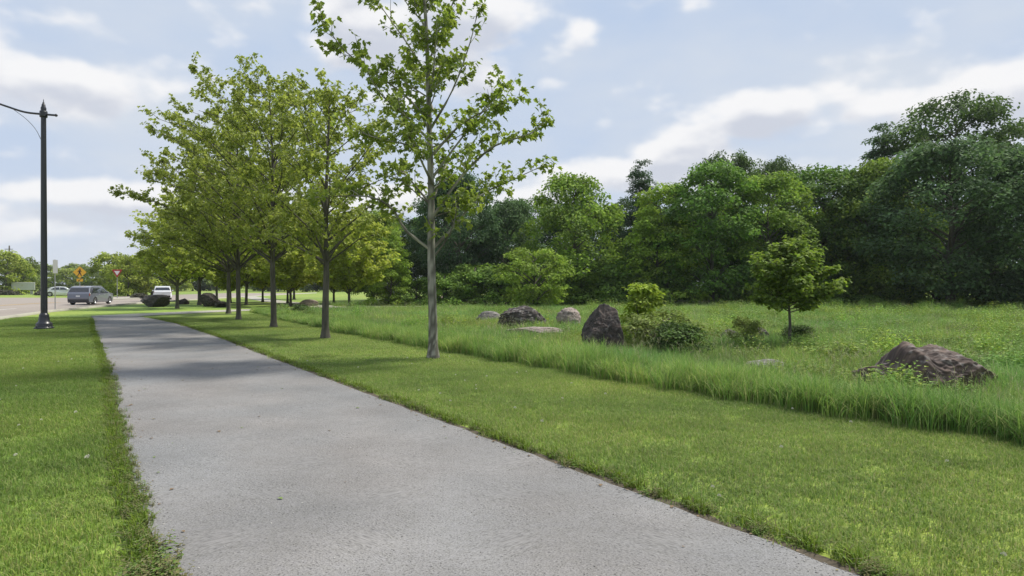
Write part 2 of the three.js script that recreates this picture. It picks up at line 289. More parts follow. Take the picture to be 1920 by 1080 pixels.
  for (let k = 0; k < 900 && cl.length < 45; k++) { const d = 2.8 + r() * 12, x = r() < 0.5 ? pathL(d) - 0.15 - r() * 2.0 : lerp(pathR(d) + 0.3, meadowE(d) - 0.3, r()); if (seen(x, d, 0.3) && N3(x * 0.8, 6, d * 0.8) > 0.0) cl.push({ m: M4(x, 0.01, -d, r() * 6.28, 0.9 + r() * 0.5) }); }
  stuff('clover_heads', cg.build(), new THREE.MeshStandardMaterial({ vertexColors: true, roughness: 0.9, side: THREE.DoubleSide }), cl, 'white clover heads dotted through the lawns', 'flowers');
  // fallen leaves and clippings
  const fg = new Geo(); leafRhomb(fg, V(0, 0, 0), V(1, 0.1, 0).normalize(), V(0, 1, 0), 0.045, 0.35, [1, 1, 1]); const fl = [];
  for (let k = 0; k < 170; k++) { const d = 3 + r() * 16, s = r(), x = s < 0.35 ? pathR(d) - r() * r() * 0.5 : s < 0.7 ? pathL(d) + 0.1 + r() * r() * 0.5 : lerp(pathL(d), pathR(d), r()); const q = r(); fl.push({ m: M4(x, 0.02, -d, r() * 6.28, 0.4 + r() * 0.9), c: q < 0.6 ? new THREE.Color(0.16, 0.11, 0.06) : q < 0.85 ? new THREE.Color(0.22, 0.19, 0.09) : new THREE.Color(0.14, 0.2, 0.05) }); }
  stuff('fallen_leaves', fg.build(), new THREE.MeshStandardMaterial({ vertexColors: true, roughness: 0.9, side: THREE.DoubleSide }), fl, 'small dry leaves and clippings lying on the asphalt path', 'leaves');
  // loose grit on the path
  const ig = new THREE.IcosahedronGeometry(0.006, 0); ig.deleteAttribute('uv'); const gl = [];
  for (let k = 0; k < 1600; k++) { const d = 2.6 + r() * r() * 18, s = r(), x = s < 0.45 ? pathR(d) - 0.01 - r() * r() * 0.3 : s < 0.75 ? pathL(d) + r() * r() * 0.3 : lerp(pathL(d), pathR(d), r()); const b = 0.25 + r() * 0.5; gl.push({ m: M4(x, 0.018, -d, r() * 6.28, 0.4 + r() * 0.9, 0.4 + r() * 0.4), c: new THREE.Color(b, b * 0.96, b * 0.9) }); }
  stuff('path_grit', ig, new THREE.MeshStandardMaterial({ color: new THREE.Color(0.6, 0.6, 0.6), roughness: 0.9 }), gl, 'loose grit scattered on the asphalt path', 'grit');
}
function g4(g, x, y, z, s, a, c) { const cx = Math.cos(a) * s, cz = Math.sin(a) * s; const p = g.v(x - cx, y, z - cz, c), q = g.v(x + cx, y, z + cz, c), t = g.v(x + cx * 0.5, y + s * 1.6, z + cz * 0.5, c); g.t(p, q, t); return p; }

// boulder spots, used to keep the meadow off them
const boulderSpots = [[6.6, 10.55, 1.05], [2.26, 16.6, 0.55], [2.1, 25, 0.5], [0.2, 24.6, 0.85], [-1.1, 29, 0.6], [0.7, 21.2, 0.8], [6.35, 19, 0.4], [7.3, 19.6, 0.5], [4.8, 12.6, 0.45]];
const offBoulders = (x, d, m = 0.9) => boulderSpots.every(([bx, bd, br]) => Math.hypot(x - bx, d - bd) > br * m);
{
  const gcols = [[0.165, 0.285, 0.065], [0.20, 0.32, 0.065], [0.13, 0.245, 0.055], [0.24, 0.34, 0.085], [0.30, 0.33, 0.14]];
  const r = rng(401);
  // tall band along the mown edge
  const bandGeo = [41, 42].map(s => tuft(s, 120, 0.24, 0.26, 0.62, 0.0085, 0.85, 5, gcols)), bl = [[], []];
  for (let d = 2; d < 42; d += 0.11 + d * 0.004) for (let k = 0; k < 7; k++) {
    const q = r(), x = meadowE(d) + 0.16 + q * 1.5 + 0.22 * N3(d * 0.9, 1, 6) + 0.1 * N3(d * 3, 4, 2); if (!seen(x, d) || !offBoulders(x, d)) continue;
    const h = (0.50 + 0.50 * r()) * (1 + 0.4 * N3(x * 0.9, 2, d * 0.9)) * (q > 0.75 ? 0.75 : 1) * (d > 26 ? 0.7 : 1), p = fbm(x * 0.5, 5, d * 0.5, 3), b = 1.05 + p * 0.5;
    bl[k & 1].push({ m: M4(x, 0, -d, r() * 6.28, 0.9 + r() * 0.35, h), c: new THREE.Color(b * 1.12 * (1 + p * 0.3), b * 1.12, b) });
  }
  bl.forEach((l, i) => stuff('tall_grass_band', bandGeo[i], meadowMat, l, i ? 'tall uncut grass bordering the mown lawn, second mix' : 'tall uncut grass bordering the mown lawn, first mix', 'tall grass'));
  // meadow behind
  const mGeo = [51, 52].map(s => tuft(s, 90, 0.3, 0.14, 0.42, 0.008, 1.1, 4, gcols)), ml = [[], []];
  const hGeo = [61, 62].map(s => herb(s, 22, 0.28, 0.42, 0.085, [[0.13, 0.25, 0.035], [0.17, 0.28, 0.04], [0.22, 0.30, 0.04]])), hl = [[], []];
  const stalk = (() => { const q = rng(71), g = new Geo(); for (let k = 0; k < 7; k++) { const x = (q() - 0.5) * 0.4, z = (q() - 0.5) * 0.4, h = 0.5 + q() * 0.35, az = q() * 6.28, ln = 0.2 + q() * 0.4, c = [0.30, 0.31, 0.16]; blade(g, x, z, h, 0.0035, ln, az, 3, c); for (let j = 0; j < 6; j++) { const t = 0.8 + j * 0.036; blade(g, x + Math.cos(az) * ln * t * t * h, z + Math.sin(az) * ln * t * t * h, 0.05, 0.006, 0.8, q() * 6.28, 2, [0.34, 0.33, 0.20], h * (t - 0.25 * ln * t * t)); } } return g.build(); })(), sl = [];
  for (let d = 4; d < 60; ) {
    const st = 0.20 + d * 0.0085; const lo = Math.max(meadowE(d) + 1.0, -14), hi = 0.79 * d + 3.2;
    for (let x = lo; x < hi; x += st) {
      const xx = x + (r() - 0.5) * st * 1.4, dd = d + (r() - 0.5) * st * 1.4; if (!offBoulders(xx, dd)) continue;
      let onPath = false; for (let k = 0; k < crossC.length - 1; k++) { const [x0, d0] = crossC[k], [x1, d1] = crossC[k + 1], t = clamp(((xx - x0) * (x1 - x0) + (dd - d0) * (d1 - d0)) / ((x1 - x0) ** 2 + (d1 - d0) ** 2), 0, 1); if (Math.hypot(xx - lerp(x0, x1, t), dd - lerp(d0, d1, t)) < 4.2) onPath = true; } if (onPath) continue;
      const p = fbm(xx * 0.22 + 5, 7, dd * 0.22, 4), q = fbm(xx * 0.6 + 1, 3, dd * 0.6, 3), b = 1.0 + q * 1.15, yel = 1 + p * 0.75, big = 1 + dd * 0.012;
      const c = new THREE.Color(b * yel, b * (1 + p * 0.25), b * 0.9);
      const leafy = sstep(-0.12, 0.25, fbm(xx * 0.3 - 7, 2, dd * 0.3, 3) + (xx > 5 ? 0.02 : -0.12));
      if (r() < leafy * 0.45) hl[r() < 0.5 ? 0 : 1].push({ m: M4(xx, 0, -dd, r() * 6.28, big * (0.8 + 0.5 * r()), big * (0.65 + 0.65 * r() + 0.9 * q)), c });
      else ml[r() < 0.5 ? 0 : 1].push({ m: M4(xx, 0, -dd, r() * 6.28, big * (0.85 + 0.4 * r()), (0.7 + 0.5 * r() + 0.8 * q)), c });
      if (r() < 0.07) sl.push({ m: M4(xx, 0, -dd, r() * 6.28, 0.8 + 0.5 * r(), 0.75 + 0.35 * r()) });
    }
    d += st;
  }
  for (let d = 5; d < 24; d += 0.5) if (r() < 0.75) { const x = meadowE(d) + 0.5 + r() * 1.0; if (offBoulders(x, d)) sl.push({ m: M4(x, 0, -d, r() * 6.28, 0.9, 0.75 + r() * 0.25) }); }
  ml.forEach((l, i) => stuff('meadow_grass', mGeo[i], meadowMat, l, i ? 'loose meadow grass behind the tall band, second mix' : 'loose meadow grass behind the tall band, first mix', 'meadow grass'));
  hl.forEach((l, i) => stuff('meadow_herbs', hGeo[i], meadowMat, l, i ? 'leafy wild herbs filling the meadow, second mix' : 'leafy wild herbs filling the meadow, first mix', 'wild herbs'));
  stuff('seed_stalks', stalk, meadowMat, sl, 'thin pale seed stalks standing above the meadow grass', 'seed stalks');
}

// ------------------------------------------------------------------ trees
function leafRhomb(g, p, dir, nor, s, wf, c) { // folded two-faced leaf
  const side = dir.clone().cross(nor).normalize(), w = s * wf, m = p.clone().addScaledVector(dir, s * 0.5);
  const a = g.v(p.x, p.y, p.z, c), t = g.v(p.x + dir.x * s, p.y + dir.y * s, p.z + dir.z * s, c), f = s * 0.12;
  const l = g.v(m.x - side.x * w + nor.x * f, m.y - side.y * w + nor.y * f, m.z - side.z * w + nor.z * f, c), q = g.v(m.x + side.x * w + nor.x * f, m.y + side.y * w + nor.y * f, m.z + side.z * w + nor.z * f, c);
  g.t(a, t, l); g.t(a, q, t);
}
const lobes = [[0, 0], [0.30, -0.04], [0.52, 0.18], [0.36, 0.34], [0.46, 0.66], [0.20, 0.62], [0, 1.0]];
function leafLobed(g, p, dir, nor, s, c) { // broad lobed leaf, folded along its midrib
  const side = dir.clone().cross(nor).normalize(); const at = (x, y) => { const f = Math.abs(x) * 0.32 - y * y * 0.18; return g.v(p.x + (side.x * x + dir.x * y + nor.x * f) * s, p.y + (side.y * x + dir.y * y + nor.y * f) * s, p.z + (side.z * x + dir.z * y + nor.z * f) * s, c); };
  const mid = at(0, 0.42);
  for (const sg of [-1, 1]) { const id = lobes.map(([x, y]) => at(x * sg, y)); for (let k = 0; k < id.length - 1; k++) g.t(mid, id[k], id[k + 1]); }
}
const barkDark = (x, y, z) => { const k = 0.8 + 0.7 * fbm(x * 14, y * 4, z * 14, 3); return [0.105 * k, 0.095 * k, 0.075 * k]; };
const barkPale = (x, y, z) => { const n = fbm(x * 13, y * 6, z * 13, 4) + 0.02 * (y - 3.0), m = sstep(-0.03, 0.07, n), k = 0.85 + 0.6 * fbm(x * 30, y * 12, z * 30, 2); return [lerp(0.13, 0.34, m) * k, lerp(0.12, 0.325, m) * k, lerp(0.098, 0.275, m) * k]; };
const barkMat = new THREE.MeshStandardMaterial({ vertexColors: true, roughness: 0.95 });
const mix3 = (a, b, t) => [lerp(a[0], b[0], t), lerp(a[1], b[1], t), lerp(a[2], b[2], t)];

// street-side plane tree: trunk, limbs and leafy twigs grown from a list of limbs
function planeTree(o) {
  const r = rng(o.seed), wood = new Geo(), limbs = new Geo(), leaves = new Geo(), bark = o.bark || barkDark;
  const tp = [], tr = [], NT = 60; const trunkAt = h => { const t = h / o.H; return V(o.leanX * t * t + 0.10 * N3(t * 2.4, o.seed, 1) * Math.min(1, t * 4), h, o.leanZ * t * t + 0.10 * N3(t * 2.4, o.seed, 8) * Math.min(1, t * 4)); };
  const trunkR = h => o.r0 * Math.pow(1 - h / o.H * 0.97, 0.85) + (h < 0.4 ? 0.06 * Math.pow(1 - h / 0.4, 2) : 0);
  for (const h of [-0.05, 0.05, 0.1, 0.15, 0.22, 0.3, 0.37, 0.45, 0.52, 0.6]) { tp.push(trunkAt(h)); tr.push(trunkR(Math.max(h, 0))); }
  for (let k = 1; k <= NT; k++) { const h = 0.6 + (o.H - 0.6) * k / NT; tp.push(trunkAt(h)); tr.push(trunkR(h)); }
  wood.tube(tp, tr.map((q, i) => th => q * (1 + 0.08 * N3(Math.cos(th) * 1.4, i * 0.15, Math.sin(th) * 1.4 + o.seed))), 20, bark);
  const list = o.limbs ? o.limbs.map(l => l.map(p => V(...p))) : [];
  const nAuto = o.auto || 0;
  if (o.env) { // limbs reach out to a rounded crown
    const { hc, hh, R: er } = o.env;
    for (let k = 0; k < nAuto; k++) {
      const cu = lerp(-0.62, 0.98, (k + r()) / nAuto), su = Math.sqrt(1 - cu * cu), a = k * 2.399 + r() * 0.7, q = (0.80 + 0.28 * r()) * (1 + 0.22 * N3(Math.cos(a) * 1.2, cu * 1.5 + o.seed, Math.sin(a) * 1.2));
      const end = V(Math.cos(a) * su * er * q, hc + cu * hh * q, Math.sin(a) * su * er * q), hd = Math.hypot(end.x, end.z), sh = clamp(end.y - hd * (0.5 + 0.35 * r()), o.base + 0.25 * r(), o.H * 0.9), st = trunkAt(sh);
      const lift = hd * 0.10 * (r() + 0.2), wob = () => (r() - 0.5) * 0.12 * hd; end.x += st.x; end.z += st.z;
      list.push([st, st.clone().lerp(end, 0.33).add(V(wob(), lift, wob())), st.clone().lerp(end, 0.66).add(V(wob(), lift * 1.2, wob())), end]);
    }
  } else for (let k = 0; k < nAuto; k++) {
    const t = (k + 0.3 + r() * 0.4) / nAuto, h = o.base + (o.H - o.base - 0.3) * t, a = k * 2.399 + r() * 0.8, len = o.R * o.profile(t) * (0.8 + 0.4 * r()), el = lerp(o.el0 ?? 0.45, 1.15, t) + (r() - 0.5) * 0.3;
    const p0 = trunkAt(h), pts = [p0], n = 5; let dir = V(Math.cos(a) * Math.cos(el), Math.sin(el), Math.sin(a) * Math.cos(el));
    for (let j = 1; j <= n; j++) { dir = dir.clone().add(V((r() - 0.5) * 0.35, (r() - 0.45) * 0.3 - (o.sag || 0) * j / n, (r() - 0.5) * 0.35)).normalize(); pts.push(pts[j - 1].clone().addScaledVector(dir, len / n)); }
    list.push(pts);
  }
  list.push([trunkAt(o.H * 0.82), trunkAt(o.H * 0.92), trunkAt(o.H)]);
  const leafCol = () => { const t = r(); const c = mix3(o.cols[0], o.cols[1], t); const m = 0.75 + 0.5 * r(); return c.map(v => v * m); };
  const leafAt = (p, outward) => {
    const a = r() * 6.283, dir = V(outward.x * 0.7 + Math.cos(a) * 0.9, -0.15 - 0.75 * r(), outward.z * 0.7 + Math.sin(a) * 0.9).normalize();
    let nor = V((r() - 0.5) * 1.3, 1, (r() - 0.5) * 1.3).normalize(); nor.addScaledVector(dir, -nor.dot(dir)).normalize();
    const s = o.leaf * (0.6 + 0.65 * r()); if (o.simple) leafRhomb(leaves, p, dir, nor, s * 1.1, 0.42, leafCol()); else leafLobed(leaves, p, dir, nor, s, leafCol());
  };
  for (const raw of list) {
    const cv = new THREE.CatmullRomCurve3(raw), L = cv.getLength(), n = Math.max(4, Math.ceil(L / 0.3)), pts = cv.getPoints(n);
    const rb = Math.min(trunkR(Math.max(raw[0].y, 0)) * 0.5, 0.008 + 0.0115 * L); limbs.tube(pts, pts.map((_, k) => lerp(rb, 0.007, Math.pow(k / n, 0.8))), 6, bark);
    const nt = Math.max(3, Math.round(L * (o.twigs || 4.5)));
    for (let k = 0; k < nt; k++) {
      const t = lerp(o.bare ?? 0.28, 1, (k + r()) / nt), p = cv.getPointAt(Math.min(t, 1)), tan = cv.getTangentAt(Math.min(t, 1)), a = r() * 6.283;
      const side = V(Math.cos(a), 0.25 + (r() - 0.4) * 0.9, Math.sin(a)).addScaledVector(tan, 0.7).normalize(), tl = (0.25 + 0.6 * r()) * (o.twigLen || 1) * (1.15 - 0.5 * t);
      if (r() > (o.fill ?? 0.85)) continue;
      const q1 = p.clone().addScaledVector(side, tl * 0.5).add(V(0, (r() - 0.3) * 0.08, 0)), q2 = q1.clone().addScaledVector(side, tl * 0.5).add(V((r() - 0.5) * 0.12, (r() - 0.4) * 0.15, (r() - 0.5) * 0.12));
      limbs.tube([p, q1, q2], [0.008, 0.006, 0.003], 4, bark);
      const nl = Math.round((o.perTwig || 9) * (0.6 + 0.8 * r()));
      for (let j = 0; j < nl; j++) { const u = Math.pow(r(), 0.55), c = u < 0.5 ? p.clone().lerp(q1, u * 2) : q1.clone().lerp(q2, u * 2 - 1); c.add(V((r() - 0.5) * 0.20, (r() - 0.5) * 0.18, (r() - 0.5) * 0.20).multiplyScalar(o.spread || 1)); leafAt(c, side); }
    }
  }
  return { trunk: wood.build(), limbs: limbs.build(), crown: leaves.build() };
}
const crownMat = leafMat(0.58);
function placeTree(name, parts, label, pos, turn, group, mat = crownMat) {
  const t = thing(name, label, 'tree', pos, turn, group); const tr = part('trunk', parts.trunk, barkMat, t); part('limbs', parts.limbs, barkMat, tr); part('crown', parts.crown, mat, t); return t;
}
const oliveCols = [[0.24, 0.31, 0.04], [0.37, 0.42, 0.075]], limeCols = [[0.33, 0.41, 0.04], [0.44, 0.48, 0.075]];
const round = t => Math.pow(Math.sin(Math.PI * (0.16 + 0.80 * t)), 0.75);
{
  const T1 = planeTree({ seed: 3, H: 10.6, r0: 0.108, leanX: -0.35, leanZ: 0.1, bark: barkPale, leaf: 0.14, cols: [[0.18, 0.26, 0.03], [0.28, 0.35, 0.05]], twigs: 6.0, perTwig: 14, fill: 0.70, bare: 0.28, twigLen: 1.05, spread: 1.35, auto: 24, R: 0.95, base: 3.0, profile: () => 1,
    limbs: [
      [[0, 2.42, 0], [-0.62, 2.9, 0.1], [-0.89, 3.36, 0.2], [-1.29, 3.59, 0.3], [-2.07, 3.62, 0.3], [-2.75, 3.55, 0.4]],
      [[-0.03, 4.5, 0], [-0.5, 4.83, -0.2], [-1.35, 5.06, -0.4], [-1.95, 5.3, -0.5]],
      [[-0.05, 5.3, 0], [-0.62, 5.9, 0.15], [-1.35, 6.4, 0.3], [-1.95, 6.87, 0.3], [-2.4, 7.5, 0.4]],
      [[-0.08, 6.3, 0], [-0.62, 7.2, -0.3], [-1.1, 7.9, -0.5], [-1.5, 8.5, -0.6]],
      [[-0.1, 6.7, 0], [0.34, 7.6, 0.2], [0.64, 8.4, 0.3], [0.8, 9.1, 0.3]],
      [[0.0, 3.2, 0], [0.7, 4.1, 0.3], [1.42, 4.7, 0.5], [2.2, 4.95, 0.6], [2.6, 5.35, 0.6]],
      [[0, 4.1, 0], [0.58, 4.95, -0.2], [1.1, 5.66, -0.3], [1.55, 6.25, -0.3]],
      [[-0.04, 5.2, 0], [0.46, 6.0, 0.2], [0.85, 7.0, 0.3], [1.0, 7.6, 0.3]],
      [[0.02, 2.5, 0], [0.46, 3.0, -0.2], [1.06, 3.75, -0.5], [1.78, 4.15, -0.8], [2.6, 4.55, -0.9]],
      [[0.02, 2.3, 0], [0.40, 2.8, 0.2], [0.55, 3.3, 0.25], [0.6, 3.7, 0.3]],
      [[0, 3.6, 0], [0.1, 4.2, -0.8], [0.2, 4.7, -1.5], [0.5, 5.1, -2.0]],
      [[0, 3.9, 0], [-0.2, 4.4, 0.8], [-0.4, 4.9, 1.4], [-0.5, 5.4, 1.8]],
      [[0, 5.6, 0], [-0.25, 6.3, -0.6], [-0.5, 6.9, -1.1]], [[-0.05, 5.9, 0], [0.1, 6.5, 0.6], [0.2, 7.2, 1.0]],
      [[-0.06, 4.9, 0], [-0.6, 5.4, 0.5], [-1.0, 5.7, 0.9], [-1.3, 6.2, 1.1]], [[0, 4.6, 0], [0.6, 5.1, 0.5], [1.1, 5.3, 0.9], [1.9, 5.6, 1.0]],
      [[-0.1, 7.2, 0], [-0.4, 8, 0.2], [-0.6, 8.8, 0.4]], [[-0.14, 7.8, 0], [0.2, 8.6, -0.2], [0.3, 9.4, -0.3]], [[0, 3.4, 0], [-0.5, 4.0, -0.4], [-0.9, 4.4, -0.7], [-1.2, 4.4, -0.9]],
    ] });
  placeTree('plane_tree', T1, 'tall sparse young tree with pale mottled bark beside the tall grass band', [-1.78, 0, -15.05], 0, 'trees in the row along the path');
  const mk = (seed, H, Rr, base, fill, leaf, cols, auto = 26) => planeTree({ env: { hc: (H + base - 0.5) / 2, hh: (H - base + 0.9) / 2, R: Rr }, seed, H: H - 0.5, r0: 0.115, leanX: 0.2 * Math.sin(seed), leanZ: 0.2 * Math.cos(seed), leaf, cols, auto, R: Rr, base, profile: round, twigs: 5.8, perTwig: 17, fill, bare: 0.2, twigLen: 1.3, sag: 0.10, el0: 0.28, spread: 1.35 });
  const T2 = mk(21, 8.2, 2.5, 2.2, 0.62, 0.135, oliveCols, 30), T3 = mk(22, 10.5, 4.0, 2.5, 0.62, 0.14, oliveCols, 46), T4 = mk(23, 11.1, 4.5, 2.3, 0.62, 0.155, oliveCols, 52);
  placeTree('plane_tree', T2, 'slim leafy row tree standing next to the sparse pale-barked tree', [-5.77, 0, -20.6], 0.4, 'trees in the row along the path');
  placeTree('plane_tree', T3, 'full olive-green row tree, third along the path from the pale-barked tree', [-9.33, 0, -26.1], 1.3, 'trees in the row along the path');
  placeTree('plane_tree', T4, 'broad olive-green row tree, fourth along the path from the pale-barked tree', [-13.0, 0, -31.7], 2.2, 'trees in the row along the path');
  placeTree('plane_tree', T4, 'olive-green row tree beside the start of the concrete footpath', [-16.55, 0, -38.9], 4.0, 'trees in the row along the path');
  // rear group behind the concrete path
  const B1 = planeTree({ seed: 31, H: 8.2, r0: 0.13, leanX: 0.3, leanZ: 0, leaf: 0.26, cols: [[0.27, 0.35, 0.04], [0.39, 0.44, 0.065]], auto: 40, env: { hc: 5.0, hh: 3.7, R: 3.8 }, base: 1.7, profile: round, twigs: 5, perTwig: 10, fill: 0.75, bare: 0.2, twigLen: 1.4, simple: true, spread: 1.6 });
  const B2 = planeTree({ seed: 32, H: 6.2, r0: 0.10, leanX: -0.2, leanZ: 0, leaf: 0.24, cols: limeCols, auto: 36, env: { hc: 3.7, hh: 2.8, R: 2.9 }, base: 0.9, profile: round, twigs: 6, perTwig: 15, fill: 0.97, bare: 0.15, twigLen: 1.2, simple: true, spread: 1.6 });
  const rear = [[-26.4, 56.3, B1, 1.15, 0.3], [-22.2, 55.7, B1, 0.95, 2.0], [-23.6, 47, B1, 0.9, 4.1], [-17.2, 51.8, B2, 1.05, 1.0], [-31, 70, B1, 1.0, 5.0], [-25.5, 78, B1, 1.05, 3.3]];
  const rl = ['tree standing among the dark boulders near the kerb', 'tree behind the concrete footpath with an olive crown', 'tree close behind the dark boulder heap', 'small lime-green tree beside the grey boulder at the footpath', 'olive tree by the road beyond the dark boulders', 'olive tree beside the rear concrete footpath'];
  rear.forEach(([x, d, p, s, a], i) => { const t = placeTree('park_tree', p, rl[i], [x, 0, -d], a, 'trees behind the concrete footpath'); t.scale.setScalar(s); });
  placeTree('park_tree', B2, 'bright lime-green young tree beyond the footpath bend', [-11.6, 0, -47.5], 0.5, 'trees behind the concrete footpath').scale.setScalar(1.05);
  placeTree('park_tree', B2, 'bushy lime-green tree between the two concrete footpaths', [-15.5, 0, -58], 2.5, 'trees behind the concrete footpath').scale.setScalar(1.0);
  placeTree('park_tree', B2, 'low lime-green tree seen between the row trunks, behind the wedge-shaped boulder', [-20.2, 0, -60], 3.6, 'trees behind the concrete footpath').scale.setScalar(1.05);
  placeTree('park_tree', B2, 'low lime-green tree beside the rear concrete footpath', [-24.5, 0, -65.5], 5.2, 'trees behind the concrete footpath').scale.setScalar(1.1);
  placeTree('park_tree', B2, 'low lime-green tree behind the tree among the dark boulders', [-26.6, 0, -63], 1.8, 'trees behind the concrete footpath').scale.setScalar(0.95);
  // small round tree in the meadow
  const S = planeTree({ seed: 44, H: 2.55, r0: 0.045, leanX: -0.05, leanZ: 0, leaf: 0.10, cols: [[0.13, 0.22, 0.025], [0.24, 0.32, 0.04]], auto: 44, R: 1.12, base: 0.95, el0: 0.15, profile: t => Math.pow(Math.sin(Math.PI * (0.30 + 0.62 * t)), 0.8), twigs: 15, perTwig: 17, fill: 0.97, bare: 0.25, twigLen: 0.42, simple: true, spread: 0.8 });
  placeTree('meadow_tree', S, 'small round-crowned green tree standing alone in the meadow', [6.95, 0, -16.7], 0.3);
}

// woodland trees: crowns of many leafy clumps on limbs
function woodTree(o) {
  const r = rng(o.seed), wood = new Geo(), limbs = new Geo(), leaves = new Geo();
  const tp = [], tr = []; for (let k = 0; k <= 8; k++) { const t = k / 8; tp.push(V(0.25 * N3(t * 2, o.seed, 1) * t * 3, -0.05 + t * o.H * 0.9, 0.25 * N3(t * 2, o.seed, 5) * t * 3)); tr.push(o.r0 * (1 - t * 0.92) + (k ? 0 : 0.08)); }
  wood.tube(tp, tr, 9, barkDark);
  for (let k = 0; k < o.clumps; k++) {
    const t = Math.pow(r(), o.bias || 0.9), h = lerp(o.base, o.H, t), a = k * 2.399 + r() * 0.6, rad = o.R * o.profile(t) * (r() < 0.25 ? 0.35 + 0.4 * r() : 0.78 + 0.27 * r()) * (1 + 0.22 * N3(Math.cos(a) * 1.3, t * 2.4, Math.sin(a) * 1.3 + o.seed));
    const c = V(Math.cos(a) * rad, h, Math.sin(a) * rad), s = o.clump * (0.65 + 0.7 * r());
    const lowT = V(0, Math.max(o.base * 0.8, h - rad * (o.rise ?? 0.55)), 0);
    if (k % 3 === 0) limbs.tube([lowT, lowT.clone().lerp(c, 0.5).add(V(0, 0.1 * rad, 0)), c], [Math.min(0.09, 0.02 + 0.016 * rad), 0.035, 0.012], 5, barkDark);
    const tone = 0.70 + 0.6 * r();
    const n = Math.round(o.per * (s / o.clump) ** 2);
    const tx = (r() - 0.5) * 0.5, tz = (r() - 0.5) * 0.5;                      // each spray is a tilted, flattened pad
    for (let j = 0; j < n; j++) {
      const u = r() * 2 - 1, th = r() * 6.283, q = Math.pow(r(), 0.4), sx = Math.sqrt(1 - u * u); const ex = sx * Math.cos(th) * q * s, ez = sx * Math.sin(th) * q * s, ey = u * q * s * (o.flat ?? 0.5) + ex * tx + ez * tz - (ex * ex + ez * ez) / s * (o.droop ?? 0.25);
      const p = V(c.x + ex, c.y + ey, c.z + ez), b = r() * 6.283, out = V(c.x, 0, c.z).normalize();
      const dir = V(Math.cos(b) + out.x * 0.8, -0.35 - 0.6 * r(), Math.sin(b) + out.z * 0.8).normalize(), nor = V((r() - 0.5) * 1.4, 1, (r() - 0.5) * 1.4); nor.addScaledVector(dir, -nor.dot(dir)).normalize();
      const m = tone * (0.75 + 0.5 * r()), c0 = mix3(o.cols[0], o.cols[1], r()).map(v => v * m);
      leafRhomb(leaves, p, dir, nor, o.leaf * (0.6 + 0.7 * r()), o.leafW || 0.34, c0);
    }
  }
  return { trunk: wood.build(), limbs: limbs.build(), crown: leaves.build() };
}
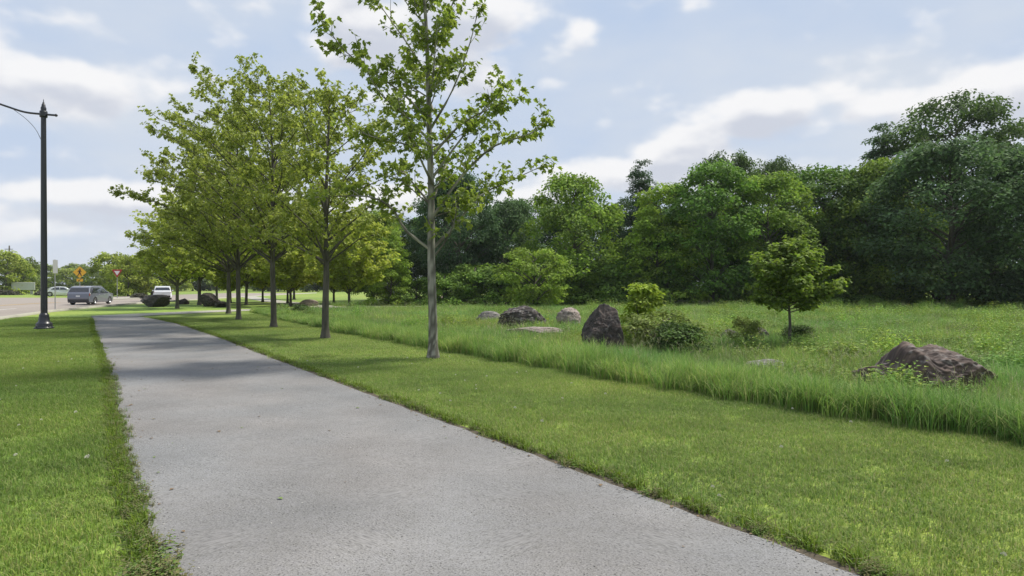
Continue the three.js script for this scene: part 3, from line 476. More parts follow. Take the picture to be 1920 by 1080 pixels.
{
  const gGreen = [[0.10, 0.20, 0.025], [0.21, 0.32, 0.045]], gDark = [[0.065, 0.115, 0.025], [0.11, 0.18, 0.04]], gLight = [[0.19, 0.31, 0.03], [0.28, 0.38, 0.05]], gBlue = [[0.075, 0.14, 0.05], [0.12, 0.20, 0.065]];
  const dome = t => Math.pow(Math.sin(Math.PI * (0.12 + 0.80 * t)), 0.7), cone = t => 1.02 - t * 0.92, tall = t => Math.pow(Math.sin(Math.PI * (0.22 + 0.74 * t)), 0.6), bushP = t => Math.sqrt(Math.max(0.02, 1 - t * t * 0.95));
  const K = {
    green: woodTree({ seed: 101, H: 10, R: 3.6, base: 0.9, r0: 0.2, clumps: 120, clump: 0.95, per: 125, leaf: 0.27, profile: dome, cols: gGreen }),
    greenB: woodTree({ seed: 102, H: 10, R: 4.0, base: 0.7, r0: 0.2, clumps: 125, clump: 1.0, per: 125, leaf: 0.27, profile: tall, cols: gGreen, droop: 0.4 }),
    light: woodTree({ seed: 103, H: 9.5, R: 3.5, base: 0.5, r0: 0.16, clumps: 105, clump: 0.9, per: 110, leaf: 0.27, profile: t => 1 - t * 0.72, cols: gLight, flat: 0.35 }),
    dark: woodTree({ seed: 104, H: 11, R: 4.6, base: 1.2, r0: 0.28, clumps: 150, clump: 1.1, per: 120, leaf: 0.29, profile: dome, cols: gBlue, flat: 0.62, droop: 0.12 }),
    big: woodTree({ seed: 105, H: 18, R: 6.2, base: 3.5, r0: 0.42, clumps: 190, clump: 1.35, per: 120, leaf: 0.34, profile: dome, cols: gDark }),
    conifer: woodTree({ seed: 106, H: 14, R: 2.9, base: 1.0, r0: 0.22, clumps: 130, clump: 0.75, per: 105, leaf: 0.26, leafW: 0.2, profile: cone, cols: gBlue, flat: 0.3, droop: 0.45, rise: 0.1 }),
    lightB: woodTree({ seed: 110, H: 4.3, R: 2.5, base: 0.25, r0: 0.1, clumps: 80, clump: 0.62, per: 95, leaf: 0.2, profile: dome, cols: gLight, flat: 0.4 }),
    bush: woodTree({ seed: 107, H: 2.6, R: 2.1, base: 0.15, r0: 0.07, clumps: 50, clump: 0.55, per: 100, leaf: 0.2, profile: bushP, cols: gGreen }),
    farA: woodTree({ seed: 108, H: 9, R: 4.0, base: 0.8, r0: 0.22, clumps: 70, clump: 1.3, per: 60, leaf: 0.55, profile: dome, cols: [[0.14, 0.20, 0.04], [0.22, 0.27, 0.06]] }),
    farB: woodTree({ seed: 109, H: 8, R: 3.6, base: 0.6, r0: 0.2, clumps: 65, clump: 1.2, per: 60, leaf: 0.5, profile: tall, cols: [[0.25, 0.33, 0.04], [0.34, 0.39, 0.06]] }),
  };
  const woodMat = leafMat(0.42), tints = [[1, 1, 1], [1.32, 1.22, 1.05], [0.72, 0.78, 0.85], [1.12, 1.0, 0.9], [0.85, 0.95, 0.95]].map(c => { const m = leafMat(0.42); m.color.setRGB(...c); return m; });
  const refs = {};
  function wt(kind, px, d, H, turn, label, group, wide = 1, tint = 0) { // px: position across, as x metres at distance d
    const base = { green: 10, greenB: 10, light: 9.5, dark: 11, big: 18, conifer: 14, lightB: 4.3, bush: 2.6, farA: 9, farB: 8 }[kind], s = H / base, nm = kind === 'bush' ? 'shrub' : kind === 'conifer' ? 'conifer_tree' : 'woodland_tree';
    const parts = K[kind], t = thing(nm, label, kind === 'bush' ? 'shrub' : 'tree', [px, 0, -d], turn, group); part('trunk', parts.wood ??= mergeGeometries([parts.trunk, parts.limbs]), barkMat, t); part('crown', parts.crown, tints[tint], t); t.scale.set(s * wide, s, s * wide); return t;
  }
  const X = (p, d) => (p - 960) / 1250 * d, edge = 'trees of the woodland edge';
  // front of the wood, one by one
  wt('light', -9.7, 53.5, 6.3, 0.5, 'light green feathery tree at the footpath end of the wood', edge, 0.8);
  wt('green', -13.4, 64, 8.6, 1.0, 'mid-green tree behind the footpath bend', edge, 1, 3);
  wt('dark', -4.6, 58, 10.9, 1.5, 'dark round-topped tree behind the sparse pale-barked tree', edge, 0.75, 2);
  wt('dark', -0.4, 61, 9.2, 2.9, 'dark tree behind the bright bushy tree', edge, 0.8);
  wt('greenB', 5.1, 55, 10.6, 0.2, 'mid-green rounded tree beside the bright bushy tree and the spiky conifer', edge, 0.9, 1);
  wt('lightB', 1.6, 47.5, 4.3, 2.2, 'bright green bushy tree in front of the dark woodland trees', edge, 1.0);
  wt('conifer', 12.7, 66, 14.0, 0.4, 'dark spiky conifer rising behind the light green tree', edge, 1, 2);
  wt('light', 11.6, 53, 9.6, 4.2, 'light green tree with spreading low branches in front of the conifer', edge, 1.0);
  wt('green', 15.6, 52, 10.9, 0.8, 'deep green drooping tree beside the light green tree', edge, 0.95, 4);
  wt('greenB', 20.4, 53, 10.2, 2.4, 'bright-topped green tree behind the small meadow tree', edge, 0.92, 1);
  wt('big', 21.0, 65, 14.3, 0.2, 'dark-topped tree peeping over the drooping green tree', edge, 0.7);
  wt('big', 26.2, 67, 14.1, 1.7, 'dark-topped tree peeping over the bright-topped green tree', edge, 0.75);
  wt('green', 26.2, 56, 11.4, 3.1, 'green tree beside the bright-topped green tree', edge, 1.05, 2);
  wt('greenB', 29.3, 54, 11.5, 4.6, 'yellow-green crowned tree beside the large dark-blue-green trees', edge, 0.9, 3);
  wt('conifer', 35.6, 64, 17.2, 2.2, 'tall conical dark tree beside the biggest tree', edge, 1.1);
  wt('big', 40.6, 61, 18.5, 0.9, 'biggest dark tree towering over the woodland edge', edge, 1.0);
  wt('dark', 30.6, 46.5, 11.2, 0.3, 'large blue-green tree standing at the meadow edge', edge, 1.05);
  wt('dark', 35.0, 44, 10.6, 3.4, 'blue-green tree next to the large blue-green tree', edge, 0.95);
  wt('green', 41, 45, 11, 2.0, 'green tree at the far end of the woodland edge', edge, 1.1);
  // deeper rows
  const r = rng(909), deep = 'dark green tree deep in the wood behind the edge trees', dg = 'trees deep in the wood';
  for (let k = 0; k < 20; k++) wt(['dark', 'green', 'big'][k % 3], -14 + k * 3.4 + (r() - 0.5) * 2, 69 + (k % 2) * 7 + r() * 3, [9.5, 9.5, 11.5][k % 3] * (0.92 + r() * 0.2), r() * 6.28, deep, dg, 1.0, [2, 4, 2, 0][k % 4]);
  // undergrowth
  for (let k = 0; k < 22; k++) { const x = -8 + k * 2.25 + (r() - 0.5); wt('bush', x, 53 - (x > 24 ? (x - 24) * 0.32 : 0) + r() * 2.5, 2.0 + r() * 1.6, r() * 6.28, 'dark green shrub in the undergrowth below the woodland trees', 'shrubs in the undergrowth', 1.0 + r() * 0.2); }
  // far trees across the road
  const far = 'hazy green tree far away across the road', fg = 'far trees across the road';
  for (let k = 0; k < 26; k++) { const d = 165 + r() * 60, p = 40 + k * 27 + (r() - 0.5) * 20; wt(k % 4 === 3 ? 'farB' : 'farA', X(p, d), d, 6.2 + r() * 3.2, r() * 6.28, far, fg, 1.3); }
  wt('farB', X(12, 118), 118, 7.6, 0.4, 'sunlit green tree beside the grey panel across the road', fg, 1.0);
  wt('farA', X(44, 124), 124, 6.8, 2.4, 'grey-green tree above the grey panel across the road', fg, 0.85);
  wt('farB', X(-40, 120), 120, 7.8, 1.4, 'green tree beyond the sunlit tree across the road', fg, 1.1);
  wt('farB', X(205, 112), 112, 7.0, 5.0, 'yellow-green tree behind the red and white triangular sign', fg, 0.9);
  wt('farB', X(285, 104), 104, 7.4, 3.6, 'yellow-green tree standing next to the tree behind the white car', fg, 1.0);
  wt('farB', X(240, 100), 100, 6.0, 3.0, 'yellow-green tree behind the white car', fg, 0.85);
  // meadow bushes
  const lime = woodTree({ seed: 120, H: 1.5, R: 0.62, base: 0.15, r0: 0.03, clumps: 34, clump: 0.24, per: 70, leaf: 0.11, leafW: 0.3, profile: t => 1 - t * 0.75, cols: [[0.22, 0.32, 0.03], [0.30, 0.38, 0.04]] });
  const bushy = (parts, label, pos, turn, sc, nm = 'meadow_bush') => { const t = thing(nm, label, 'bush', pos, turn); part('stems', mergeGeometries([parts.trunk, parts.limbs]), barkMat, t); part('foliage', parts.crown, woodMat, t); t.scale.set(...sc); return t; };
  bushy(lime, 'bright lime-green bush right behind the standing dark boulder', [3.6, 0, -18.4], 0, [1.15, 1.08, 1.15]);
  const scrub = woodTree({ seed: 121, H: 1.0, R: 0.85, base: 0.08, r0: 0.03, clumps: 40, clump: 0.28, per: 60, leaf: 0.1, leafW: 0.3, profile: bushP, cols: [[0.15, 0.22, 0.035], [0.25, 0.30, 0.08]] });
  bushy(scrub, 'scrubby yellowish bush beside the standing dark boulder', [3.75, 0, -16.6], 0, [1.25, 1.0, 1.2]);
  const dks = woodTree({ seed: 122, H: 0.95, R: 0.62, base: 0.08, r0: 0.03, clumps: 34, clump: 0.24, per: 70, leaf: 0.09, leafW: 0.3, profile: bushP, cols: [[0.05, 0.10, 0.016], [0.09, 0.15, 0.03]] });
  bushy(dks, 'small dark green bush among the yellowish scrub', [3.75, 0, -15.1], 0, [1, 0.85, 1]);
  bushy(dks, 'low dark green bush in the rough grass by the row trees', [-11.9, 0, -37.5], 1, [1.0, 0.6, 1.0]);
  bushy(scrub, 'leafy green bush under the small meadow tree', [6.2, 0, -17.6], 2, [0.5, 0.8, 0.5]);
  bushy(dks, 'bushy green growth beside the small meadow tree trunk', [7.85, 0, -18.2], 2.5, [0.7, 0.6, 0.7]);
}

// ------------------------------------------------------------------ boulders
const rockMat = new THREE.MeshStandardMaterial({ vertexColors: true, roughness: 0.92 });
function boulder(o) { // a noise-broken, faceted stone
  const g0 = mergeVertices(new THREE.IcosahedronGeometry(1, 36).deleteAttribute('uv').deleteAttribute('normal')), p = g0.attributes.position, col = new Float32Array(p.count * 3), r = rng(o.seed);
  const cuts = []; for (let k = 0; k < (o.cuts || 11); k++) { const n = V(r() - 0.5, (r() - 0.45), r() - 0.5).normalize(); cuts.push([n, 0.62 + 0.28 * r()]); }
  for (const c of o.planes || []) cuts.push([V(...c[0]).normalize(), c[1]]);
  for (let k = 0; k < p.count; k++) {
    let v = V(p.getX(k), p.getY(k), p.getZ(k)); const dir = v.clone(); let q = 1.05 + 0.22 * fbm(dir.x * 1.3 + o.seed, dir.y * 1.3, dir.z * 1.3, 3);
    for (const [n, c] of cuts) { const d = dir.dot(n); if (d > 0.001) { const lim = c / d; if (lim < q) q = lim + (q - lim) * 0.06; } }
    const lay = Math.sin((dir.y * 2.2 + dir.x * 0.9 + 0.5 * fbm(dir.x * 2, dir.y * 2, dir.z * 2, 2)) * (o.layers || 9));
    q += (o.rough || 1.2) * (0.06 * fbm(dir.x * 5, dir.y * 5, dir.z * 5 + o.seed, 4) - 0.03 * Math.abs(N3(dir.x * 4 + 7, dir.y * 6, dir.z * 4)) + 0.04 * fbm(dir.x * 14, dir.y * 14, dir.z * 14, 5)) + (o.layer ?? 0.012) * lay;
    v.multiplyScalar(q); v = o.warp ? o.warp(v) : v; p.setXYZ(k, v.x * o.size[0], v.y * o.size[1], v.z * o.size[2]);
    const a = sstep(-0.12, 0.18, fbm(dir.x * 2.6 + 3, dir.y * 5, dir.z * 2.6 + o.seed, 4)), l = sstep(0.10, 0.26, fbm(dir.x * 6 + o.seed, dir.y * 6, dir.z * 6, 4)), m = 0.8 + 0.9 * fbm(dir.x * 22, dir.y * 22, dir.z * 22, 3);
    const c = mix3(mix3(o.cols[0], o.cols[1], a), o.cols[2], l * (o.lichen ?? 0.5)).map(e => e * m); col.set(c, k * 3);
  }
  g0.setAttribute('color', new THREE.BufferAttribute(col, 3)); g0.computeVertexNormals(); return g0;
}
{
  const dk = [[0.05, 0.043, 0.04], [0.09, 0.072, 0.065], [0.24, 0.22, 0.21]], brown = [[0.085, 0.06, 0.052], [0.16, 0.112, 0.092], [0.32, 0.29, 0.27]], pink = [[0.25, 0.20, 0.175], [0.36, 0.29, 0.255], [0.44, 0.41, 0.38]], grey = [[0.15, 0.14, 0.135], [0.24, 0.22, 0.20], [0.4, 0.38, 0.35]];
  const put = (geo, label, x, y, d, turn = 0, group, tilt = 0) => { const m = new THREE.Mesh(geo, rockMat); m.name = numbered('boulder'); m.position.set(x, y, -d); m.rotation.set(0, turn, tilt); tag(m, label, 'boulder', group); m.castShadow = m.receiveShadow = true; scene.add(m); return m; };
  const gm = 'boulders in the meadow', gr = 'boulders by the road';
  // long brown boulder with a knob: body, plus two lumps of the same rock joined on
  const big = boulder({ seed: 5, size: [1.14, 0.66, 0.66], cols: brown, layers: 21, layer: 0.005, cuts: 16, rough: 1.1, planes: [[[0.62, 0.75, 0.15], 0.66], [[-0.1, 1, 0.2], 0.80], [[0.2, 0.35, 0.9], 0.72]], lichen: 0.55,
    warp: v => { const up = sstep(0.0, 0.5, v.y), x = v.x; let y = v.y * lerp(1, 0.58, sstep(-0.50, -0.62, x)); y += up * (0.17 * Math.exp(-(((x + 0.40) / 0.13) ** 2)) - 0.05 * Math.exp(-(((x + 0.17) / 0.08) ** 2)) - 0.22 * sstep(0.4, 1.0, x)); return V(x, y, v.z); } });
  put(big, 'large long brown boulder with a knobbly end behind the tall grass', 6.62, 0.20, 10.55, 0.10, gm);
  put(boulder({ seed: 11, size: [0.64, 0.80, 0.45], cols: [[0.055, 0.045, 0.042], [0.10, 0.075, 0.065], [0.25, 0.24, 0.23]], cuts: 7, layers: 7, planes: [[[-0.8, 0.6, 0.15], 0.66], [[0.95, 0.25, 0.1], 0.72], [[0, 0.1, 1], 0.7]], lichen: 0.3 }), 'tall pointed dark boulder standing upright in the meadow', 2.28, 0.33, 16.6, 0.1, gm);
  put(boulder({ seed: 13, size: [0.45, 0.52, 0.42], cols: pink, cuts: 10 }), 'pale pinkish boulder behind the flat slab', 2.1, 0.36, 25, 0.5, gm);
  put(boulder({ seed: 14, size: [1.0, 0.62, 0.6], cols: [[0.055, 0.045, 0.045], [0.10, 0.08, 0.075], [0.34, 0.32, 0.30]], cuts: 9, planes: [[[-0.5, 0.8, 0.1], 0.7]], lichen: 0.8 }), 'dark blocky boulder between the pink boulder and the low slab', 0.25, 0.36, 24.6, 0.3, gm);
  put(boulder({ seed: 15, size: [0.62, 0.30, 0.5], cols: grey, cuts: 9, lichen: 0.2 }), 'low grey boulder at the end of the boulder group', -1.05, 0.22, 29, 0.9, gm);
  put(boulder({ seed: 16, size: [0.92, 0.18, 0.55], cols: [[0.24, 0.19, 0.17], [0.34, 0.28, 0.25], [0.45, 0.42, 0.38]], cuts: 10, planes: [[[0, 1, 0], 0.6]] }), 'flat pinkish slab lying in front of the dark blocky boulder', 0.66, 0.20, 21.2, -0.2, gm);
  put(boulder({ seed: 17, size: [0.34, 0.24, 0.3], cols: dk }), 'small dark boulder in the grass near the small meadow tree', 6.2, 0.16, 19, 0.2, gm);
  put(boulder({ seed: 18, size: [0.38, 0.28, 0.3], cols: dk }), 'small dark boulder half hidden under the small meadow tree', 7.1, 0.18, 19.3, 1.2, gm);
  put(boulder({ seed: 19, size: [0.42, 0.14, 0.34], cols: grey, lichen: 0.9 }), 'small flat grey stone in the meadow behind the tall grass band', 4.75, 0.12, 12.5, 0.4, gm);
  put(boulder({ seed: 23, size: [1.0, 0.68, 0.8], cols: [[0.045, 0.042, 0.04], [0.08, 0.07, 0.065], [0.16, 0.15, 0.14]], cuts: 8, planes: [[[0, 1, 0], 0.75]] }), 'big dark flat-topped boulder in front of the white car', -27.4, 0.40, 51.2, 0.2, gr);
  put(boulder({ seed: 24, size: [0.5, 0.36, 0.5], cols: dk, lichen: 0.2 }), 'low dark boulder beside the flat-topped boulder', -28.6, 0.2, 58, 1.0, gr);
  put(boulder({ seed: 25, size: [0.85, 0.70, 0.7], cols: dk, lichen: 0.2, planes: [[[0.8, 0.6, 0], 0.6]] }), 'dark wedge-shaped boulder under the rear trees', -23.4, 0.38, 51.6, 0.0, gr);
  put(boulder({ seed: 26, size: [0.7, 0.36, 0.5], cols: dk, lichen: 0.2 }), 'low dark boulder beside the wedge-shaped boulder', -22.1, 0.2, 50.8, 2.0, gr);
  put(boulder({ seed: 27, size: [0.72, 0.34, 0.5], cols: pink, lichen: 0.3 }), 'low pinkish-grey boulder beside the footpath and small lime tree', -15.9, 0.2, 52.3, 0.6, gr);
}

// ------------------------------------------------------------------ street lamp
const black = new THREE.MeshPhysicalMaterial({ color: new THREE.Color(0.012, 0.013, 0.018), roughness: 0.38, metalness: 0.1, clearcoat: 0.3, clearcoatRoughness: 0.3 });
const lathe = (pts, n = 24) => new THREE.LatheGeometry(pts.map(([x, y]) => new THREE.Vector2(x, y)), n);
{
  const L = thing('street_lamp', 'tall black street lamp with a curved arm on the lawn by the path', 'street lamp', [-17.55, 0, -25.0], 0);
  part('base', lathe([[0, 0], [0.33, 0], [0.33, 0.06], [0.30, 0.09], [0.27, 0.12], [0.275, 0.20], [0.25, 0.24], [0.19, 0.30], [0.175, 0.42], [0.16, 0.5], [0.165, 0.54], [0.13, 0.58], [0.115, 0.62]], 8), black, L);
  part('pole', lathe([[0.112, 0.6], [0.108, 2], [0.085, 8.2], [0.092, 8.22], [0.092, 8.3], [0.07, 8.34], [0.06, 8.42], [0.035, 8.46]], 20), black, L);
  part('finial', lathe([[0.03, 8.45], [0.04, 8.48], [0.022, 8.51], [0.012, 8.54], [0.014, 8.58], [0, 8.64]], 12), black, L);
  const arm = new THREE.CatmullRomCurve3([V(0.46, 8.02, 0), V(0.0, 8.06, 0), V(-0.7, 8.14, 0), V(-1.4, 8.36, 0), V(-2.2, 8.62, 0), V(-2.8, 8.66, 0)]);
  const a = part('arm', new THREE.TubeGeometry(arm, 40, 0.038, 10), black, L);
  part('arm_end_ball', new THREE.SphereGeometry(0.055, 12, 8).translate(0.47, 8.02, 0), black, a);
  part('arm_collar', lathe([[0.0, 7.94], [0.12, 7.94], [0.13, 7.98], [0.13, 8.14], [0.12, 8.18], [0, 8.18]], 20), black, a);
  part('brace', new THREE.TubeGeometry(new THREE.CatmullRomCurve3([V(-0.09, 7.1, 0), V(-0.3, 7.5, 0), V(-0.65, 7.88, 0), V(-1.1, 8.22, 0)]), 24, 0.009, 6), black, L);
  const head = part('lamp_head', lathe([[0, 0.30], [0.05, 0.30], [0.06, 0.2], [0.14, 0.16], [0.25, 0.06], [0.30, 0.0], [0.29, -0.02], [0.22, 0.0]], 24).translate(-2.85, 8.36, 0), black, L);
  part('lens', lathe([[0.22, 0], [0.18, -0.06], [0.1, -0.10], [0, -0.11]], 20).translate(-2.85, 8.355, 0), new THREE.MeshPhysicalMaterial({ color: 0xdddddd, roughness: 0.3 }), head);
  const hh = part('access_door', new RoundedBoxGeometry(0.10, 0.20, 0.02, 2, 0.008).translate(0.0, 0.85, 0.108), black, L);
  for (let k = 0; k < 4; k++) { const th = k * Math.PI / 2 + 0.4; part('anchor_bolt', new THREE.CylinderGeometry(0.018, 0.018, 0.05, 6).translate(Math.cos(th) * 0.29, 0.11, Math.sin(th) * 0.29), black, L); }
}

// ------------------------------------------------------------------ signs, posts
const steel = new THREE.MeshStandardMaterial({ color: new THREE.Color(0.36, 0.36, 0.37), metalness: 0.6, roughness: 0.5 });
function poly(points, depth) { const s = new THREE.Shape(points.map(([x, y]) => new THREE.Vector2(x, y))); return new THREE.ExtrudeGeometry(s, { depth, bevelEnabled: false, curveSegments: 8 }); }
function roundedPoly(pts, rad) { const out = [], n = pts.length; for (let k = 0; k < n; k++) { const p = new THREE.Vector2(...pts[k]), a = new THREE.Vector2(...pts[(k + n - 1) % n]), b = new THREE.Vector2(...pts[(k + 1) % n]); const pa = p.clone().add(a.sub(p).setLength(rad)), pb = p.clone().add(b.sub(p).setLength(rad)); for (let j = 0; j <= 4; j++) { const t = j / 4; out.push([(1 - t) ** 2 * pa.x + 2 * t * (1 - t) * p.x + t * t * pb.x, (1 - t) ** 2 * pa.y + 2 * t * (1 - t) * p.y + t * t * pb.y]); } } return out; }
const flatMat = (r, g, b) => new THREE.MeshStandardMaterial({ color: new THREE.Color(r, g, b), roughness: 0.55 });
{
  // face the camera side (+z), turned a little
  const Y = thing('yield_sign', 'red and white downward triangle sign on a steel post', 'road sign', [-46.2, 0, -78], 0.45);
  part('post', new THREE.BoxGeometry(0.07, 3.5, 0.05).translate(0, 1.75, -0.05), steel, Y);
  const tri = s => roundedPoly([[-0.55 * s, 0.45 * s], [0, -0.5 * s], [0.55 * s, 0.45 * s]], 0.09 * s);
  const pl = part('sign_plate', poly(tri(1), 0.008).translate(0, 3.05, 0), flatMat(0.42, 0.03, 0.03), Y); part('white_field', poly(tri(0.55), 0.004).translate(0, 3.08, 0.009), flatMat(0.75, 0.73, 0.72), pl);
  const P = thing('crossing_sign', 'yellow diamond walking-person sign with a small yellow arrow plate', 'road sign', [-49.6, 0, -76.5], 0.45);
  part('post', new THREE.BoxGeometry(0.07, 3.8, 0.05).translate(0, 1.9, -0.05), steel, P);
  const yel = flatMat(0.80, 0.44, 0.03), blk = flatMat(0.015, 0.015, 0.015), dia = roundedPoly([[0, 0.68], [-0.68, 0], [0, -0.68], [0.68, 0]], 0.08);
  const dp = part('diamond_plate', poly(dia, 0.008).translate(0, 3.15, 0), yel, P);
  const fig = [new THREE.CircleGeometry(0.075, 16).translate(0.02, 0.36, 0), new THREE.ShapeGeometry(new THREE.Shape([[-0.09, 0.25], [0.08, 0.27], [0.2, 0.08], [0.17, 0.05], [0.08, 0.15], [0.07, -0.05], [0.16, -0.22], [0.2, -0.42], [0.12, -0.43], [0.06, -0.24], [-0.02, -0.12], [-0.08, -0.28], [-0.2, -0.42], [-0.26, -0.36], [-0.15, -0.24], [-0.09, -0.05], [-0.1, 0.12], [-0.2, 0.03], [-0.23, 0.07]].map(q => new THREE.Vector2(...q))))].map(q => q.index ? q.toNonIndexed() : q);
  part('walking_figure', mergeGeometries(fig).translate(0, 3.13, 0.0125), blk, dp);
  const ap = part('arrow_plate', poly(roundedPoly([[-0.31, -0.16], [0.31, -0.16], [0.31, 0.16], [-0.31, 0.16]], 0.04), 0.008).translate(0, 2.25, 0), yel, P);
  part('arrow', new THREE.ShapeGeometry(new THREE.Shape([[0.2, 0.12], [0.16, 0.14], [-0.09, -0.03], [-0.04, 0.06], [-0.2, -0.13], [0.04, -0.1], [-0.05, -0.07]].map(q => new THREE.Vector2(...q)))).translate(0, 2.25, 0.0125), blk, ap);
  const B = thing('road_sign', 'tall narrow grey road sign seen nearly edge-on beside the lamp', 'road sign', [-29.2, 0, -42.6], 1.15);
  part('post', new THREE.CylinderGeometry(0.028, 0.028, 3.3, 8).translate(0, 1.65, 0), steel, B); part('sign_plate', new THREE.BoxGeometry(0.3, 0.85, 0.006).translate(0, 2.85, 0.032), flatMat(0.38, 0.38, 0.40), B);
  const W = thing('marker_post', 'thin white marker post beside the concrete footpath', 'post', [-9.7, 0, -54.6]);
  part('post', new RoundedBoxGeometry(0.10, 1.15, 0.06, 2, 0.02).translate(0, 0.57, 0), flatMat(0.72, 0.72, 0.70), W); part('cap', new RoundedBoxGeometry(0.12, 0.06, 0.08, 2, 0.02).translate(0, 1.17, 0), flatMat(0.72, 0.72, 0.70), W);
  const E = thing('wall_panel', 'low pale grey freestanding panel across the road', 'panel', [-86.5, 0, -118], 0.5);
  part('panel', new RoundedBoxGeometry(3.4, 1.4, 0.3, 2, 0.05).translate(0, 1.5, 0), flatMat(0.46, 0.47, 0.44), E); for (const s of [-1.2, 1.2]) part('foot', new THREE.BoxGeometry(0.4, 0.7, 0.35).translate(s, 0.33, 0), flatMat(0.3, 0.3, 0.28), E);
  const U = thing('utility_pole', 'grey utility pole behind the sunlit tree across the road', 'utility pole', [-98, 0, -130]);
  part('pole', new THREE.CylinderGeometry(0.12, 0.18, 9.4, 10).translate(0, 4.7, 0), flatMat(0.16, 0.14, 0.12), U); part('crossbar', new THREE.BoxGeometry(1.6, 0.12, 0.1).translate(0, 8.7, 0.14), flatMat(0.16, 0.14, 0.12), U); part('transformer', lathe([[0, 0], [0.3, 0], [0.32, 0.05], [0.32, 0.8], [0.25, 0.9], [0, 0.92]], 16).translate(0.42, 7.4, 0), flatMat(0.3, 0.31, 0.32), U);
  // traffic islands
  const isl = (x, d, rx, rz, turn, label) => { const s = new THREE.Shape(); s.absellipse(0, 0, rx, rz, 0, 2 * Math.PI); const g = new THREE.ExtrudeGeometry(s, { depth: 0.13, bevelEnabled: true, bevelSize: 0.03, bevelThickness: 0.02, bevelSegments: 2, curveSegments: 24 }); g.rotateX(-Math.PI / 2); const m = structure('traffic_island', g, concrete, label, 'traffic island'); m.position.set(x, 0.012, -d); m.rotation.y = turn; };
  isl(-46.2, 78.2, 1.5, 7.0, 0.12, 'long kerbed traffic island under the triangular sign'); isl(-49.6, 77.2, 1.0, 2.2, 0.1, 'short kerbed traffic island under the yellow sign');
}
// low planting by the far road
{
  const p = woodTree({ seed: 130, H: 0.8, R: 1.6, base: 0.05, r0: 0.03, clumps: 44, clump: 0.42, per: 45, leaf: 0.24, profile: t => Math.sqrt(Math.max(0.02, 1 - t * t * 0.95)), cols: [[0.05, 0.05, 0.03], [0.09, 0.085, 0.045]] });
  const spots = [[-45.8, 82.0, 'low dark planting at the foot of the triangular sign'], [-78, 112, 'low dark brown planting beside the pale car across the road'], [-86, 113, 'low dark brown planting below the grey panel'], [-97, 116, 'low dark planting below the sunlit tree across the road'], [-73, 108, 'low dark planting between the pale car and the yellow sign']];
  for (const [x, d, l] of spots) { const t = thing('low_planting', l, 'planting', [x, d < 100 ? 0.15 : 0, -d], d, 'low plantings by the road'); part('stems', mergeGeometries([p.trunk, p.limbs]), barkMat, t); part('foliage', p.crown, crownMat, t); t.scale.set(d < 100 ? 0.6 : 1.5, d < 100 ? 0.6 : 1.0, 1.2); }
}

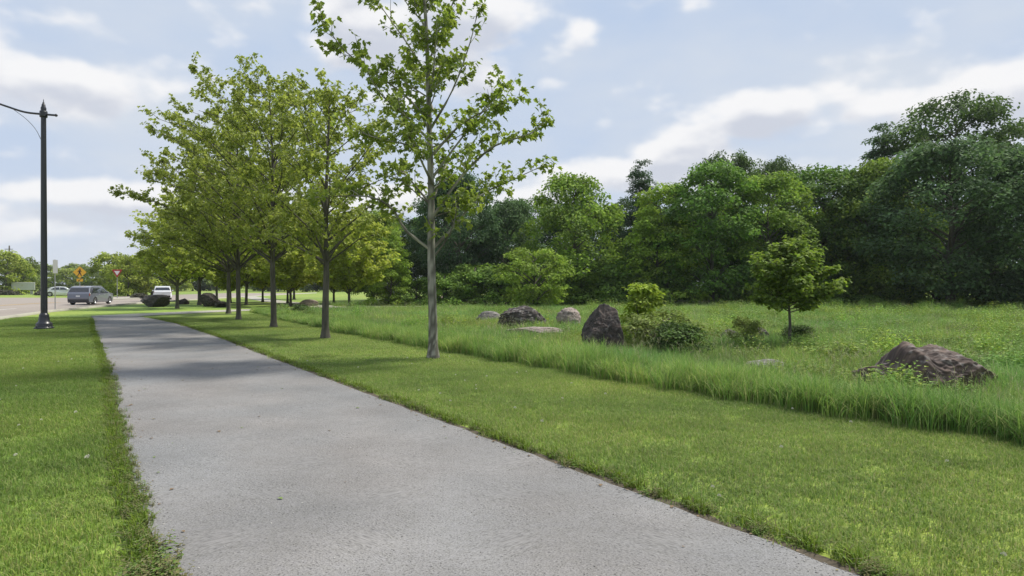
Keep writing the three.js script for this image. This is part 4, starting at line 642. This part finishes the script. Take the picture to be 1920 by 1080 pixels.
// ------------------------------------------------------------------ cars (length along x, nose at +x)
const rubber = flatMat(0.02, 0.02, 0.022), rimMat = new THREE.MeshStandardMaterial({ color: new THREE.Color(0.45, 0.46, 0.48), metalness: 0.8, roughness: 0.35 }), glassMat = new THREE.MeshPhysicalMaterial({ color: new THREE.Color(0.02, 0.025, 0.035), roughness: 0.06, metalness: 0, clearcoat: 1 }), trim = flatMat(0.03, 0.03, 0.033), redLens = new THREE.MeshPhysicalMaterial({ color: new THREE.Color(0.35, 0.02, 0.02), roughness: 0.15, clearcoat: 1 }), clearLens = new THREE.MeshPhysicalMaterial({ color: new THREE.Color(0.7, 0.72, 0.75), roughness: 0.12, clearcoat: 1 });
function makeCar(name, label, paint, pos, turn, o) {
  const car = thing(name, label, 'car', pos, turn, 'cars on the road'); const HW = o.width / 2, belt = o.belt, roof = o.roof, L = o.len / 2;
  const bm = new THREE.MeshPhysicalMaterial({ color: paint, metalness: o.metal ?? 0.4, roughness: 0.35, clearcoat: 1, clearcoatRoughness: 0.08 });
  const half = y => HW * (y < 0.45 ? 0.95 + 0.05 * y / 0.45 : y < belt ? 1 : 1 - 0.2 * Math.pow((y - belt) / (roof - belt), 1.2)); // half width at a height
  const warp = g => { const p = g.attributes.position; for (let k = 0; k < p.count; k++) { const x = p.getX(k), y = p.getY(k); const nose = 1 - 0.13 * Math.pow(clamp((Math.abs(x) - L * 0.72) / (L * 0.28), 0, 1), 2); p.setZ(k, p.getZ(k) * half(y) / HW * nose); } g.computeVertexNormals(); return g; };
  const w = 0.35, ax = [o.rear, o.front], s = new THREE.Shape(); const low = 0.24;
  s.moveTo(-L + 0.05, low + 0.1); s.lineTo(-L + 0.12, low);
  for (const a of ax) { s.lineTo(a - w - 0.05, low); s.absarc(a, w, w + 0.05, Math.PI, 0, true); s.lineTo(a + w + 0.05, low); }
  s.lineTo(L - 0.15, low); s.lineTo(L - 0.02, low + 0.12); for (const [x, y] of o.top) s.lineTo(x, y); s.lineTo(-L + 0.05, low + 0.1);
  const bg = new THREE.ExtrudeGeometry(s, { depth: o.width - 0.10, bevelEnabled: true, bevelThickness: 0.05, bevelSize: 0.035, bevelSegments: 3, curveSegments: 16, steps: 6 }).translate(0, 0, -HW + 0.05);
  const body = part('body', warp(bg), bm, car);
  const plate = (pts, sg) => { const g = new THREE.ExtrudeGeometry(new THREE.Shape(pts.map(q => new THREE.Vector2(...q))), { depth: 0.012, bevelEnabled: false }).translate(0, 0, sg > 0 ? HW - 0.002 : -HW - 0.010); const p = g.attributes.position; for (let k = 0; k < p.count; k++) p.setZ(k, p.getZ(k) * half(p.getY(k)) / HW); g.computeVertexNormals(); return g; };
  for (const sg of [-1, 1]) for (const wn of o.windows) part('window', plate(wn, sg), glassMat, car);
  const slanted = (x0, y0, x1, y1, inset, nm, off) => { const g = new Geo(), dx = x1 - x0, dy = y1 - y0, l = Math.hypot(dx, dy), nx = dy / l * off, ny = -dx / l * off; const b = half(y0) - inset, t = half(y1) - inset; g.v(x0 + nx, y0 + ny, -b); g.v(x0 + nx, y0 + ny, b); g.v(x1 + nx, y1 + ny, t); g.v(x1 + nx, y1 + ny, -t); g.q(0, 1, 2, 3); const m = part(nm, g.build(), glassMat, car); m.material = glassMat2; return m; };
  slanted(...o.rearGlass, 0.14, 'rear_window', -0.04); slanted(...o.windscreen, 0.12, 'windscreen', 0.04);
  for (const a of ax) for (const sg of [-1, 1]) { const wh = new THREE.Group(); wh.name = 'wheel'; wh.position.set(a, w, sg * (HW - 0.13)); wh.rotation.x = sg * Math.PI / 2; car.add(wh);
    part('tyre', lathe([[0.22, -0.11], [0.32, -0.11], [0.35, -0.07], [0.35, 0.07], [0.32, 0.11], [0.22, 0.11]], 28), rubber, wh);
    const spokes = [lathe([[0.19, 0.05], [0.23, 0.10], [0.225, 0.105], [0.185, 0.06]], 24), new THREE.CylinderGeometry(0.05, 0.06, 0.05, 12).translate(0, 0.07, 0), new THREE.CylinderGeometry(0.21, 0.21, 0.01, 20).translate(0, 0.0, 0)]; for (let k = 0; k < 5; k++) spokes.push(new THREE.BoxGeometry(0.19, 0.025, 0.05).translate(0.11, 0.07, 0).rotateY(k * 1.2566)); part('rim', mergeGeometries(spokes.map(q => q.index ? q.toNonIndexed() : q)), rimMat, wh); }
  for (const sg of [-1, 1]) {
    part('taillight', new RoundedBoxGeometry(0.10, o.suv ? 0.22 : 0.14, 0.34, 2, 0.03).translate(-L + 0.09, belt - 0.12, sg * (HW - 0.24)), redLens, car);
    part('headlight', new RoundedBoxGeometry(0.22, 0.12, 0.36, 2, 0.03).translate(L - 0.17, 0.68, sg * (HW - 0.30)), clearLens, car);
    part('mirror', new RoundedBoxGeometry(0.12, 0.14, 0.20, 2, 0.04).translate(o.mirror, belt + 0.08, sg * (HW + 0.06)), bm, car);
    for (const hx of o.handles) part('door_handle', new RoundedBoxGeometry(0.18, 0.03, 0.03, 2, 0.012).translate(hx, belt - 0.13, sg * (HW + 0.045)), rimMat, car);
    if (o.suv) part('roof_rail', new RoundedBoxGeometry(1.7, 0.035, 0.04, 2, 0.015).translate(-0.55, roof + 0.06, sg * (HW * 0.8 - 0.06)), rimMat, car);
  }
  part('bumper', new RoundedBoxGeometry(0.16, 0.26, o.width * 0.86, 2, 0.05).translate(-L + 0.06, 0.40, 0), o.suv ? trim : bm, car); part('bumper', new RoundedBoxGeometry(0.16, 0.24, o.width * 0.82, 2, 0.05).translate(L - 0.06, 0.38, 0), trim, car);
  part('license_plate', new THREE.BoxGeometry(0.02, 0.13, 0.3).translate(-L - 0.035, o.suv ? 0.78 : 0.62, 0), flatMat(0.7, 0.7, 0.7), car);
  part('underbody', new THREE.BoxGeometry(o.len * 0.86, 0.14, o.width * 0.7).translate(0, 0.27, 0), trim, car);
  return car;
}
const glassMat2 = glassMat.clone(); glassMat2.side = THREE.DoubleSide;
{
  const SUV = { len: 4.65, width: 1.88, belt: 1.02, roof: 1.62, rear: -1.42, front: 1.38, suv: true, mirror: 0.72, handles: [-0.75, 0.22],
    top: [[2.3, 0.72], [2.18, 0.92], [1.15, 1.06], [0.98, 1.10], [0.35, 1.56], [0.1, 1.61], [-0.6, 1.64], [-1.6, 1.60], [-1.92, 1.54], [-2.22, 1.08], [-2.3, 0.95], [-2.32, 0.6]],
    windows: [[[0.82, 1.08], [0.30, 1.47], [-0.14, 1.52], [-0.14, 1.08]], [[-0.22, 1.08], [-0.22, 1.52], [-1.02, 1.51], [-1.10, 1.08]], [[-1.18, 1.10], [-1.10, 1.50], [-1.52, 1.47], [-1.85, 1.14]]], rearGlass: [-2.19, 1.12, -1.96, 1.48], windscreen: [0.92, 1.14, 0.42, 1.51] };
  const SED = { len: 4.7, width: 1.82, belt: 0.92, roof: 1.42, rear: -1.42, front: 1.40, suv: false, mirror: 0.7, handles: [-0.65, 0.25],
    top: [[2.33, 0.62], [2.15, 0.80], [1.2, 0.95], [1.05, 0.98], [0.35, 1.38], [-0.1, 1.43], [-0.7, 1.42], [-1.25, 1.30], [-1.75, 1.02], [-2.25, 0.98], [-2.33, 0.8]],
    windows: [[[0.85, 0.99], [0.28, 1.31], [-0.18, 1.35], [-0.18, 0.99]], [[-0.26, 0.99], [-0.26, 1.35], [-0.78, 1.34], [-1.35, 1.03]]], rearGlass: [-1.68, 1.05, -1.28, 1.27], windscreen: [0.98, 1.02, 0.42, 1.33] };
  // heading: x axis of the car turned so that it drives away along the road
  const heading = az => Math.PI / 2 - az * R; // az degrees to the right of straight ahead
  makeCar('car', 'blue-grey suv driving away along the road beside the lawn', new THREE.Color(0.15, 0.16, 0.20), [-36.3, 0.02, -57.5], heading(-9), SUV).scale.set(1, 0.94, 1);
  makeCar('car', 'white suv seen from behind, beyond the dark flat-topped boulder', new THREE.Color(0.72, 0.73, 0.76), [-40.6, 0.02, -77.5], heading(-27), { ...SUV, metal: 0 }).scale.set(1, 0.93, 1);
  makeCar('car', 'pale sedan on the far side road behind the blue-grey suv', new THREE.Color(0.60, 0.61, 0.62), [-66.5, 0.02, -98.5], heading(60), { ...SED, metal: 0.2 });
}

scene.fog = new THREE.FogExp2(new THREE.Color(0.78, 0.84, 0.92), 0.00022);
shade(scene);
renderer.render(scene, camera);
